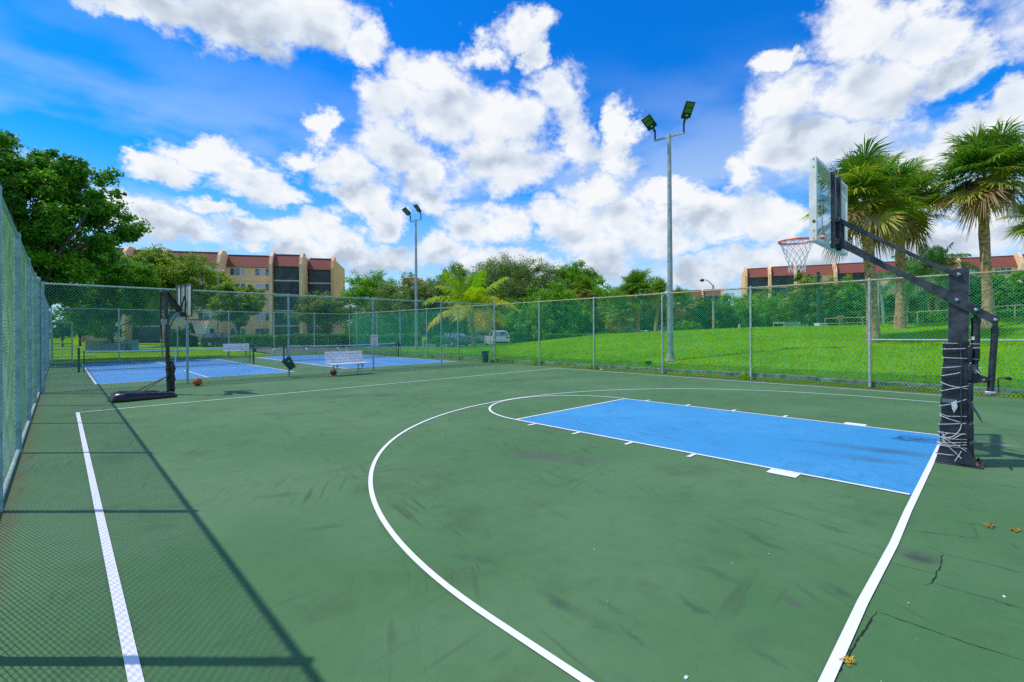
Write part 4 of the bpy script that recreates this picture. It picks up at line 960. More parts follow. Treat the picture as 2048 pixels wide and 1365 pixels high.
def ball(label, c, r, m, seams=True):
    root = empty('basketball' if seams else 'rubber_ball', (c[0], c[1], 0), label, 'ball'); prof = [(r*math.sin(math.pi*i/16)+1e-4, -r*math.cos(math.pi*i/16)) for i in range(17)]
    MB().lathe((c[0], c[1], r), prof, 28).build('ball_body', m, root, smooth=60)
    if seams:
        b = MB(); A1 = np.array([[1, 0, 0], [0, .8, .6], [0, -.6, .8]]); 
        for ax in (A1, A1[[1, 2, 0]], A1[[2, 0, 1]]): b.ring((c[0], c[1], r), r-.0005, .0025, 40, 5, ax)
        b.build('seam', M_['ballline'], root)
bp = G(395, 772); ball('orange basketball resting on court by the portable hoop', bp, .122, M_['ball'])
bp = G(665, 751); ball('dull red ball lying behind the front leg of the bench', (bp[0]+.02, 16.75), .125, M_['redball'], False)
# little things on the ground
def litter(name, label, cat, px, py, sz, m, seed, z0=0.004):
    R = np.random.default_rng(seed); p = G(px, py); b = MB(); k = 7; ring = [p+np.array([math.cos(2*math.pi*i/k)*sz*R.uniform(.5, 1.1), math.sin(2*math.pi*i/k)*sz*R.uniform(.3, .7), z0+R.uniform(0, sz*.25*min(1, (sz/.08)**2))]) for i in range(k)]
    ctr = p+np.array([0, 0, z0+sz*.28*min(1, (sz/.08)**2)+.002]); b.add(ring+[ctr]+[r_+np.array([0, 0, -.003]) for r_ in ring], [(i, (i+1) % k, k) for i in range(k)]+[(k+1+i, k+1+(i+1) % k, (i+1) % k, i) for i in range(k)]); o = b.build(name, m, smooth=0); return tag(o, label, cat)
litter('crushed_cup', 'crumpled white cup lying at the kerb left of the light pole', 'litter', 1203, 740, .11, M_['litter'], 1)
litter('plastic_bottle', 'crumpled clear bottle in the leaf litter right of the light pole', 'litter', 1425, 752, .13, M_['litter'], 2)
litter('paper_scrap', 'white paper scrap on the green court near the front edge', 'litter', 1372, 1356, .022, M_['litter'], 3)
litter('paper_scrap', 'small white fleck on the cracked court beside the base line', 'litter', 2008, 1194, .014, M_['litter'], 4)
litter('paper_scrap', 'tiny white scrap by the foot of the cross fence near the bin', 'litter', 556, 761.5, .03, M_['litter'], 5)
def clump(label, px, py, n, sp, m, seed):
    R = np.random.default_rng(seed); p = G(px, py); b = MB()
    for i in range(n):
        c = p+np.array([R.normal(0, sp), R.normal(0, sp*.45), .012]); a = R.uniform(0, 6.28); l = R.uniform(.006, .016); u = np.array([math.cos(a), math.sin(a), R.uniform(-.2, .9)])*l; v = np.array([-math.sin(a), math.cos(a), .2])*l*.35
        b.add([c-u, c-v, c+u, c+v], [(0, 1, 2, 3)])
    return tag(b.build('weed_tuft', m, smooth=0), label, 'weed', 'ochre weeds in the court cracks')
clump('yellow ochre weed tuft touching the white base line in front', 1696, 1325, 60, .022, M_['leafdry'], 1)
clump('ochre weed in the crack right of the base line, nearer the hoop', 1979, 1054, 90, .03, M_['weed'], 2)
clump('ochre weed in the crack at the right edge of the court', 2030, 1062, 80, .025, M_['weed'], 3)
n = 500; R = np.random.default_rng(9); x = R.uniform(-6, 7.5, n); y = R.uniform(-3, 14, n); s = R.uniform(.002, .006, n); a = R.uniform(0, 6.28, n)
c = np.stack([x, y, np.full(n, .011)], 1); u = np.stack([np.cos(a), np.sin(a), 0*a], 1)*s[:, None]; v = np.stack([-np.sin(a), np.cos(a), 0*a], 1)*s[:, None]*.6; v[:, 2] += .001
tag(npmesh('debris_specks', np.stack([c-u, c-v, c+u, c+v], 1).reshape(-1, 3), np.arange(n*4).reshape(n, 4), M_['litter']), 'pale specks of debris scattered on the court', 'debris', kind='stuff')
#@@VEG
# ---------------------------------------------------------------- trees
LM = {
 'big':   leafmat('broad_leaves', (.025, .11, .008), (.075, .25, .012), (.19, .40, .02), .42),
 'vivid': leafmat('vivid_leaves', (.05, .19, .008), (.14, .36, .010), (.30, .48, .02), .42),
 'olive': leafmat('olive_leaves', (.07, .16, .016), (.17, .30, .025), (.37, .44, .05), .42),
 'grey':  leafmat('grey_green_leaves', (.06, .125, .030), (.14, .235, .055), (.28, .37, .11), .38),
 'dark':  leafmat('dark_leaves', (.02, .085, .016), (.05, .17, .022), (.11, .27, .035), .35),
 'hedge': leafmat('hedge_leaves', (.03, .14, .008), (.09, .29, .010), (.20, .42, .02), .35),
 'palm':  leafmat('fan_palm_leaves', (.055, .20, .025), (.17, .32, .03), (.58, .46, .08), .35),
 'thatch': leafmat('dead_palm_leaves', (.20, .11, .05), (.36, .23, .11), (.52, .38, .22), .3),
 'coco':  leafmat('coconut_leaves', (.12, .34, .015), (.38, .50, .015), (.85, .52, .03), .5),
 'areca': leafmat('feathery_leaves', (.04, .14, .04), (.08, .21, .05), (.14, .28, .07), .35),
}
def leaves(C_, Rr, n, size, rs, flat=.75, up=.55, shell=.5, tone0=None):
    """n leaf faces spread through ellipsoidal clumps: centres C_, radii Rr"""
    C_ = np.asarray(C_, float); Rr = np.asarray(Rr, float); k = len(C_)
    w = Rr**2; idx = rs.choice(k, n, p=w/w.sum()); d = rs.normal(0, 1, (n, 3)); d /= np.linalg.norm(d, axis=1)[:, None]
    rr = (shell+(1-shell)*rs.uniform(0, 1, n))*(1+rs.normal(0, .10, n)); p = C_[idx]+d*(Rr[idx]*rr)[:, None]*np.array([1, 1, flat])
    nrm = d*.6+rs.normal(0, .55, (n, 3))+np.array([0, 0, up]); nrm /= np.linalg.norm(nrm, axis=1)[:, None]
    a = np.cross(nrm, rs.normal(0, 1, (n, 3))); a /= np.linalg.norm(a, axis=1)[:, None]; b = np.cross(nrm, a)
    L = size*rs.uniform(.6, 1.35, n); a *= (L*.5)[:, None]; b *= (L*.27)[:, None]
    V_ = np.stack([p-a, p-b*1.0+a*.05, p+a, p+b+a*.05], 1).reshape(-1, 3)
    ct = rs.normal(.5, .16, k) if tone0 is None else tone0
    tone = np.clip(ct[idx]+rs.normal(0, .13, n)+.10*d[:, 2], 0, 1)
    return V_, np.arange(n*4).reshape(n, 4), np.repeat(tone, 4)
def tree(label, base, cc, R_, n, size, leaf, seed, nclump=34, rc=.27, trunk=.22, bark='bark', group=None, cat='tree', name='tree', fork=.35, flat=.75, gap=.0, stems=1, limbs=14, hang=0.0):
    """base, crown centre, crown radii; the crown is a cloud of leafy clumps at the ends of limbs"""
    rs = np.random.default_rng(seed); base = np.asarray(base, float); cc = np.asarray(cc, float); R_ = np.asarray(R_, float)
    root = empty(name, base, label, cat, group)
    C_, Rr = [], []
    while len(C_) < nclump:
        d = rs.normal(0, 1, 3); d /= np.linalg.norm(d)
        if d[2] < -.55 and rs.uniform() < .8-hang: continue
        q = d*(rs.uniform(.03, 1.0)**.42)*(1+rs.normal(0, .07)); q[2] *= .92
        r = rc*1.22*rs.uniform(.6, 1.25)*R_.mean()
        lim = 1-.75*r/R_.mean(); q = q*min(1, lim+.12)
        C_.append(cc+q*R_); Rr.append(r)
    C_, Rr = np.array(C_), np.array(Rr)
    # small outlying sprays break up the outline
    ex_ = max(6, nclump//2); d = rs.normal(0, 1, (ex_, 3)); d /= np.linalg.norm(d, axis=1)[:, None]; d[:, 2] = np.abs(d[:, 2])*.9-.15
    C2 = cc+d*R_*rs.uniform(.88, 1.03, (ex_, 1)); C_ = np.concatenate([C_, C2]); Rr = np.concatenate([Rr, rc*R_.mean()*rs.uniform(.25, .5, ex_)])
    # every clump breaks into smaller tufts, so that the crown shows light and dark clumps at two sizes
    k1 = len(C_); m_ = 9; d = rs.normal(0, 1, (k1*m_, 3)); d /= np.linalg.norm(d, axis=1)[:, None]
    Cs = np.repeat(C_, m_, 0)+d*np.repeat(Rr, m_)[:, None]*rs.uniform(.35, .95, (k1*m_, 1))*np.array([1, 1, flat]); Rs = np.repeat(Rr, m_)*rs.uniform(.28, .55, k1*m_)
    tn = np.repeat(rs.normal(.5, .13, k1), m_)+rs.normal(0, .09, k1*m_)
    V_, F_, T_ = leaves(Cs, Rs, n, size, rs, .8, shell=.3, tone0=tn)
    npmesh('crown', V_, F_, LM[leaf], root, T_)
    b = MB(); fk = base+(cc-base)*fork+(0, 0, 0); H = np.linalg.norm(cc-base)
    for s_ in range(stems):
        off = np.array([rs.normal(0, .3), rs.normal(0, .3), 0])*(stems > 1)
        mid = (base+fk)/2+np.array([rs.normal(0, .02*H), rs.normal(0, .02*H), 0])+off
        b.tube([base+off*1.2-(0, 0, .05), base+off+(0, 0, .25), mid, fk+off*.5], [trunk*1.35, trunk, trunk*.85, trunk*.72], 10)
    for i in rs.choice(nclump, min(limbs, nclump), replace=False):
        t_ = C_[i]; st = fk+(cc-fk)*rs.uniform(-.15, .25); m1 = st+(t_-st)*.4+np.array([0, 0, .10*np.linalg.norm(t_-st)])+rs.normal(0, .03, 3)*H*.3
        b.tube([st, m1, st+(t_-st)*.75+(0, 0, .03*H*.3), t_], [trunk*.42, trunk*.28, trunk*.15, trunk*.05], 7)
    b.build('trunk', M_[bark], root, smooth=60)
    return root
def tree_px(label, px, top, bot, hw, depth, *a, ground=None, cy=None, gx=None, **k):
    """crown spanning rows top..bot and columns px +- hw at a given distance"""
    c = AT(px, (top+bot)/2, depth); st = math.hypot(1, (px-CX)/FPX)
    rz_ = (bot-top)/2/FPX*depth; rx_ = hw/FPX*depth/st
    bx, by = c[0], c[1]
    if gx is not None: q = AT(gx, 661, depth); bx, by = q[0], q[1]
    return tree(label, (bx, by, tz(bx, by)-.02), c, (rx_, rx_, rz_), *a, **k)
# the big tree outside the left fence
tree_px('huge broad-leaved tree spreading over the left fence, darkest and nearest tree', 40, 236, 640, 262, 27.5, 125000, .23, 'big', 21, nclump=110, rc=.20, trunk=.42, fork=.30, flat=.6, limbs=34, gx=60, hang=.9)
tree_px('dark leafy tree filling the space under the huge tree behind the fences', 218, 470, 690, 106, 44, 46000, .2, 'big', 20, nclump=90, rc=.24, trunk=.2, hang=.9)
MB_ = None
# trees in front of the left apartment house
GR1, GR2, GR3 = 'trees before the left apartment house', 'trees beyond the parking lot', 'trees before the right apartment house'
tree_px('olive-green round tree covering the middle of the left apartment house', 336, 495, 655, 126, 60, 66000, .24, 'olive', 22, nclump=80, rc=.24, trunk=.22, group=GR1, stems=2)
tree_px('loose low olive tree under the street lamp at the apartment windows', 478, 552, 660, 62, 57, 24000, .22, 'olive', 23, nclump=44, rc=.24, trunk=.14, group=GR1, flat=.6)
tree_px('bushy tree low behind the far left gate', 160, 600, 690, 44, 62, 9000, .3, 'dark', 24, nclump=22, rc=.32, trunk=.15, group=GR1)
tree_px('small dark ornamental tree at the left gate', 125, 640, 690, 17, 58, 3000, .22, 'dark', 25, nclump=12, rc=.35, trunk=.10, group=GR1)
tree_px('tall pale-trunked tree with leaning crown beyond the left gate', 212, 560, 640, 50, 66, 7000, .3, 'dark', 26, nclump=20, rc=.3, trunk=.32, bark='palegrey', group=GR1)
tree_px('slim yellow-green tree by the corner of the left apartment house', 238, 540, 600, 26, 70, 4000, .3, 'olive', 27, nclump=14, rc=.3, trunk=.12, group=GR1)
tree_px('grey-green spreading tree at the right end of the left apartment house', 655, 583, 672, 70, 62, 24000, .22, 'grey', 28, nclump=44, rc=.26, trunk=.18, group=GR1)
tree_px('small shrub-like tree before the dark balconies', 375, 640, 690, 22, 55, 3000, .22, 'dark', 29, nclump=10, rc=.35, trunk=.1, group=GR1)
# the belt beyond the parking lot
belt = [('low shrubby tree behind the sign and parked sedan', 765, 612, 676, 66, 76, 9000, .30, 'dark', 45, .3),
 ('low dark tree filling in behind the golden coconut fronds', 890, 612, 676, 60, 74, 9000, .30, 'dark', 46, .3),
 ('low dark tree behind the white sedan row', 1060, 610, 676, 64, 74, 9000, .30, 'dark', 47, .3),
 ('low tree closing the gap before the far palms', 1245, 612, 672, 60, 76, 8000, .30, 'dark', 48, .3),
 ('low tree closing the gap under the street lamp', 1350, 612, 668, 58, 74, 8000, .30, 'dark', 49, .3),
 ('vivid green tree just right of the left apartment house', 745, 540, 620, 46, 80, 9000, .32, 'vivid', 31, .28),
 ('grey-green tree left of the far light pole', 790, 560, 665, 48, 66, 10000, .26, 'grey', 32, .26),
 ('grey-green bushy tree right of the far light pole', 848, 545, 660, 56, 64, 13000, .26, 'grey', 33, .25),
 ('vivid green tree whose top shows left of the coconut palm', 905, 521, 640, 44, 78, 10000, .32, 'vivid', 34, .26),
 ('tallest wide grey-green tree behind the coconut palm', 1015, 503, 650, 92, 72, 30000, .26, 'grey', 35, .26),
 ('olive tree filling in behind the coconut palm', 960, 560, 675, 60, 63, 10000, .28, 'olive', 36, .3),
 ('bright green round-topped tree standing highest right of the coconut palm', 1152, 518, 600, 42, 80, 9000, .33, 'vivid', 37, .28),
 ('bright yellow-green bushy tree right of the coconut palm', 1100, 562, 676, 62, 56, 16000, .28, 'vivid', 38, .26),
 ('mid-green tree left of the fan palm cluster', 1205, 560, 660, 48, 66, 9000, .3, 'vivid', 39, .28),
 ('olive tree low between parked cars and palms', 1180, 600, 676, 60, 60, 9000, .28, 'olive', 40, .3),
 ('dark tree behind the fan palm cluster', 1300, 585, 668, 60, 70, 9000, .3, 'dark', 41, .3),
 ('dark green tree right of the nearer light pole', 1400, 592, 668, 56, 58, 9000, .26, 'dark', 42, .28),
 ('mid-green tree with flat top beneath the right apartment house end', 1465, 588, 668, 58, 60, 10000, .28, 'vivid', 43, .26),
 ('dense green tree hiding the lower left apartment balconies', 1545, 586, 664, 56, 62, 10000, .28, 'vivid', 44, .28)]
for lab, px, top, bot, hw, dep, n, sz, lf, sd, rc in belt:
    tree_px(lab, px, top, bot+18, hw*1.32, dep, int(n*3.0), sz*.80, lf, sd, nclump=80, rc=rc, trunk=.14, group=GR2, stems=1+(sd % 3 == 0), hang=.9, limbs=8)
right = [('olive tree hiding the balconies of the right apartment house', 1672, 552, 664, 50, 60, 10000, .24, 'olive', 57, .26),
 ('broad green tree between the first two bank palms', 1740, 572, 664, 46, 58, 9000, .24, 'vivid', 58, .26),
 ('dark green tree behind the middle bank palm trunk', 1825, 578, 660, 44, 54, 9000, .22, 'dark', 59, .26),
 ('green tree directly behind the black hoop post', 1910, 566, 655, 46, 50, 10000, .22, 'vivid', 60, .26),
 ('olive tree against the left end of the right apartment house', 1512, 584, 664, 48, 72, 9000, .26, 'olive', 69, .28),
 ('yellow-green tree in front of the right apartment roof', 1625, 548, 662, 52, 52, 13000, .24, 'olive', 51, .25),
 ('green tree between street pole and first fan palm', 1700, 560, 665, 46, 50, 11000, .24, 'vivid', 52, .26),
 ('dark shrub tree behind the first fan palms', 1770, 590, 665, 40, 46, 7000, .22, 'dark', 53, .28),
 ('green bush between the fan palms and black hoop post', 1868, 600, 660, 38, 42, 7000, .2, 'vivid', 54, .3),
 ('green tree behind the right-hand fan palm trunk', 1962, 548, 640, 44, 40, 12000, .2, 'vivid', 55, .26),
 ('leafy tree at the right edge above the fence', 2050, 540, 640, 52, 38, 13000, .2, 'vivid', 56, .25)]
for lab, px, top, bot, hw, dep, n, sz, lf, sd, rc in right:
    tree_px(lab, px, top-6, bot+6, hw*1.25, dep, int(n*2.6), sz*.85, lf, sd, nclump=70, rc=rc, trunk=.12, group=GR3, stems=2, hang=.9, limbs=8)

def hedge(label, p, q, h, w, n, seed, grp='clipped hedges'):
    rs = np.random.default_rng(seed); p, q = np.array([*p[:2], 0.]), np.array([*q[:2], 0.]); d = vmul(q-p); s = np.array([-d[1], d[0], 0]); L = np.linalg.norm(q-p)
    z0 = tz(*((p+q)/2)[:2]); root = empty('hedge', (*((p+q)/2)[:2], z0), label, 'hedge', grp)
    u = rs.uniform(0, L, n); f = rs.uniform(0, 1, n); hh = h*(1+.04*np.sin(u*1.3)+.03*np.sin(u*3.1)); face = rs.choice(4, n, p=[.42, .27, .27, .04])
    v = np.where(face == 0, rs.uniform(-w/2, w/2, n), np.where(face == 1, w/2, np.where(face == 2, -w/2, rs.uniform(-w/2, w/2, n)))); z = np.where(face == 0, hh, f*hh); u = np.where(face == 3, rs.choice([0., 1.], n)*L, u)
    P_ = p+d*u[:, None]+s*v[:, None]+np.array([0, 0, 1])*(z+z0)[:, None]+rs.normal(0, .05, (n, 3))
    V_, F_, T_ = leaves(P_, np.full(n, .03), n, .13, rs)
    npmesh('foliage', V_, F_, LM['hedge'], root, T_)
    MB().box((p+q)/2+(0, 0, z0+h*.46), (L-.1, w-.16, h*.9), (d, s, np.array([0, 0, 1.]))).build('stems', LM['dark'], root); return root
zz = 40.
def HG(px, d): c = AT(px, 661, d); return c
hedge('long clipped hedge in front of the dark balconies, left stretch', HG(498, 51), HG(582, 49.5), 1.30, 1.2, 6500, 61)
hedge('clipped hedge behind the bin and bench, middle stretch', HG(592, 49.5), HG(690, 48), 1.32, 1.2, 7500, 62)
hedge('clipped hedge hiding the lower half of the parked sedan', HG(692, 50), HG(842, 51), 1.20, 1.2, 8500, 63)
hedge('dark hedge left of the parked dark car', HG(342, 56), HG(388, 55), 1.25, 1.2, 4000, 64)
hedge('short hedge right of the parked dark car', HG(472, 53), HG(500, 52), 1.2, 1.2, 2200, 65)
hedge('low hedge right of the white hatchback', HG(1022, 53), HG(1085, 54), 1.35, 1.3, 4500, 66)
hedge('low hedge running along the top of the bank by the trees', HG(1088, 50), HG(1250, 50), .9, 1.3, 7500, 67)
hedge('trimmed reddish hedge behind the hand rail at the right', AT(1800, 650, 36), AT(2100, 648, 33), .95, 1.0, 6500, 68)

# ---------------------------------------------------------------- palms
def fan_palm(label, base, top, cr, nf, seed, trunk_r=.21, thatch=True, group='fan palms on the bank', lean=None):
    rs = np.random.default_rng(seed); base, top = np.asarray(base, float), np.asarray(top, float); root = empty('fan_palm', base, label, 'palm tree', group)
    b = MB(); k = 16; pts, rr = [], []
    for i in range(k+1):
        f = i/k; pts.append(base+(top-base)*f+np.array([math.sin(f*3+seed)*.07, math.cos(f*2.5+seed)*.06, 0])-(0, 0, .05*(i == 0))); rr.append(trunk_r*(1.25-.35*min(1, f*4))*(1+.05*math.sin(i*2.1))*(1+.08*max(0, f-.85)/.15))
    b.tube(pts, rr, 14); b.build('trunk', M_['palmbark'], root, smooth=60)
    for nm, mat_, n_, e0, e1 in (('crown', 'palm', int(nf*1.3), -44, 86), ('dead_fronds', 'thatch', int(nf*.24) if thatch else 0, -70, -25)):
        if not n_: continue
        V_, T_ = [], []; F_ = []
        for i in range(n_):
            az_ = rs.uniform(0, 2*math.pi); el_ = rad(e0+(e1-e0)*((i+rs.uniform())/n_)**(.9)); h = np.array([math.cos(az_), math.sin(az_), 0]); dirp = h*math.cos(el_)+np.array([0, 0, math.sin(el_)])
            pl = cr*(rs.uniform(.36, .60) if i % 3 else rs.uniform(.12, .38)); hub = top+np.array([0, 0, .15])+dirp*pl+np.array([0, 0, -.10*pl*math.cos(el_)])
            side = vmul(np.cross(dirp, (0, 0, 1)) if abs(dirp[2]) < .97 else (1, 0, 0)); side = vmul(side+rs.normal(0, .25, 3)); up = vmul(np.cross(side, dirp))
            w = .012; o = len(V_)          # petiole
            st = top+np.array([0, 0, .05]); V_ += [st+side*w, st-side*w, hub-side*w, hub+side*w]; F_.append((o, o+1, o+2, o+3)); tb = np.clip(rs.normal(.30+.42*max(0, .45-math.sin(el_)), .18), 0, 1) if nm == 'crown' else rs.uniform(0, .9); T_ += [tb]*4
            ns = 38; Rb = cr*rs.uniform(.36, .48)*(1 if el_ > -.2 else .85)
            for j in range(ns):
                a = rad(-128+256*j/(ns-1)+rs.normal(0, 3.5)); dd = dirp*math.cos(a)+side*math.sin(a); dd = dd+up*(.22*abs(math.sin(a)))*.6; Ls = Rb*(1-.28*abs(a)/rad(128))*rs.uniform(.85, 1.1)
                m = hub+dd*Ls*.55; dr = ((.30 if el_ > 0 else .18) if nm == 'crown' else .5)*rs.uniform(.5, 1.4); e = hub+dd*Ls-np.array([0, 0, Ls*dr]); ws = .020*cr/2*rs.uniform(.8, 1.2); sd = vmul(np.cross(dd, up))
                o = len(V_); V_ += [hub+sd*ws*.25, hub-sd*ws*.25, m-sd*ws, m+sd*ws, e+sd*.002, e-sd*.002]; F_ += [(o, o+1, o+2, o+3), (o+3, o+2, o+5, o+4)]
                tt = np.clip(tb+rs.normal(0, .08), 0, 1); T_ += [tt, tt, tt, tt, min(1, tt+.28), min(1, tt+.28)]
        npmesh(nm, np.array(V_), np.array(F_), LM[mat_], root, np.array(T_))
    return root
def fp(label, bx, by, d, tx, ty, cr, nf, seed, **k):
    q = AT(bx, by, d); q[2] = tz(q[0], q[1]); t = AT(tx, ty, d); return fan_palm(label, q, t, cr, nf, seed, **k)
fp('full fan palm behind the glass backboard, leftmost of the bank palms', 1745, 695, 19.0, 1728, 405, 2.75, 74, 71)
fp('fan palm with shaggy brown skirt between its two bank neighbours', 1797, 668, 22.5, 1802, 420, 2.75, 66, 72)
fp('fan palm with tall bare trunk at the right edge, sunlit crown', 1976, 655, 19.5, 1968, 355, 2.65, 74, 73, trunk_r=.19)
fp('fan palm mostly cut by the right edge of the view', 2120, 650, 22.0, 2105, 430, 2.4, 50, 74)
for lab, bx, by, d, tx, ty, cr, nf, sd in (('wide fan palm in the distant cluster left of the nearer light pole', 1277, 672, 47, 1277, 588, 3.1, 64, 75), ('small fan palm next to the nearer light pole in the distance', 1310, 668, 52, 1316, 590, 2.5, 48, 76),
     ('fan palm showing just right of the nearer light pole in the distance', 1362, 668, 54, 1362, 608, 2.4, 46, 77), ('pale fan palm rising from the yellow-green bushes', 1170, 670, 60, 1163, 585, 2.8, 46, 78), ('low fan palm before the tree belt', 1238, 672, 44, 1240, 628, 2.4, 40, 79)):
    fp(lab, bx, by, d, tx, ty, cr, nf, sd, group='distant fan palms', trunk_r=.2)
def feather_palm(label, base, top, n_, Lf, leaf, seed, group=None, cat='palm tree', e0=-25, e1=78, trunk_r=.16, nl=34, droop=1.0, name='coconut_palm', bark='palegrey', tones=(0.15, .85), stems=1, lw=.055):
    rs = np.random.default_rng(seed); base, top = np.asarray(base, float), np.asarray(top, float); root = empty(name, base, label, cat, group); b = MB()
    for s_ in range(stems):
        o_ = np.array([rs.normal(0, .35), rs.normal(0, .35), 0]) if stems > 1 else np.zeros(3)
        b.tube([base+o_*.4-(0, 0, .05), base+o_*.5+(0, 0, .3), (base+top)/2+o_+(.08, .05, 0), top+o_], [trunk_r*1.7, trunk_r*1.15, trunk_r, trunk_r*.9], 12)
    b.build('trunk', M_[bark], root, smooth=60); V_, F_, T_ = [], [], []
    for i in range(n_):
        az_ = 2*math.pi*((i*.381966) % 1)+rs.normal(0, .15); f = (i+.5)/n_; el_ = rad(e1+(e0-e1)*f); h = np.array([math.cos(az_), math.sin(az_), 0]); L = Lf*rs.uniform(.85, 1.1)*(.75+.25*math.sin(f*3)); pos = top.copy(); d = h*math.cos(el_)+np.array([0, 0, math.sin(el_)])
        k = 14; pts = [pos]
        for j in range(k): d = vmul(d-np.array([0, 0, .055*droop*(1+j*.18)*max(.25, math.cos(el_))])); pos = pos+d*L/k; pts.append(pos)
        tb = np.clip(tones[0]+(tones[1]-tones[0])*f**1.3+rs.normal(0, .08), 0, 1)
        for j in range(k):
            p, q = pts[j], pts[j+1]; dd = vmul(q-p); sd = vmul(np.cross(dd, (0, 0, 1)) if abs(dd[2]) < .98 else (1, 0, 0)); up = np.cross(sd, dd); o = len(V_); w = .03*(1-j/k)+.008
            V_ += [p-sd*w, p+sd*w, q+sd*w*.9, q-sd*w*.9]; F_.append((o, o+1, o+2, o+3)); T_ += [tb]*4
            if j < 2: continue
            for u in range(nl//12+1):
                for s in (-1, 1):
                    c = p+(q-p)*(u/(nl//12+1)+rs.uniform(0, .2)); ll = Lf*.24*math.sin(math.pi*min(1, (j+1.5)/(k+1.5)))**.6*rs.uniform(.8, 1.15); ld = vmul(sd*s*.9+dd*.55+up*rs.normal(.1, .12)); m = c+ld*ll*.55; e = c+ld*ll-np.array([0, 0, ll*.45*droop]); wl_ = lw*.5; o = len(V_)
                    V_ += [c-dd*wl_*.4, c+dd*wl_*.4, m+dd*wl_, m-dd*wl_, e+dd*.004, e-dd*.004]; F_ += [(o, o+1, o+2, o+3), (o+3, o+2, o+4, o+5)]; tt = np.clip(tb+rs.normal(0, .08), 0, 1); T_ += [tt]*4+[min(1, tt+.2)]*2
    npmesh('crown', np.array(V_), np.array(F_), LM[leaf], root, np.array(T_)); return root
q = AT(948, 701, 36.5); q[2] = tz(q[0], q[1]); t = AT(942, 622, 36.5)
feather_palm('yellowing coconut palm with drooping golden fronds before the parked cars', q, t, 17, 4.1, 'coco', 81, e0=0, e1=84, droop=.95, nl=48, tones=(.10, 1.0), lw=.085)
q = AT(1868, 655, 40); q[2] = tz(q[0], q[1]); t = AT(1866, 545, 40)
feather_palm('feathery dark green palm clump above the hoop arm', q, t, 26, 3.4, 'areca', 82, name='feather_palm', stems=3, e0=-20, e1=80, droop=1.3, nl=36, trunk_r=.10, bark='palmbark', lw=.07)
q = AT(1815, 655, 44); q[2] = tz(q[0], q[1]); t = AT(1815, 560, 44)
feather_palm('slim feathery palm partly hidden by the middle bank palm', q, t, 18, 3.0, 'areca', 83, name='feather_palm', stems=2, e0=-20, e1=80, droop=1.3, nl=30, trunk_r=.10, bark='palmbark', lw=.07)
# woods closing the horizon far off
rs = np.random.default_rng(90); n = 560; an = rs.uniform(-math.pi, math.pi, n); rr = rs.uniform(170, 230, n); C_ = np.stack([np.cos(an)*rr, np.sin(an)*rr, rs.uniform(1, 5.5, n)], 1)
v, f, t = leaves(C_, rs.uniform(4, 7, n), 60000, 1.5, rs, .8)
tag(npmesh('distant_woods', v, f, LM['dark'], tone=t), 'low belt of distant woods along the horizon', 'woods', kind='stuff')
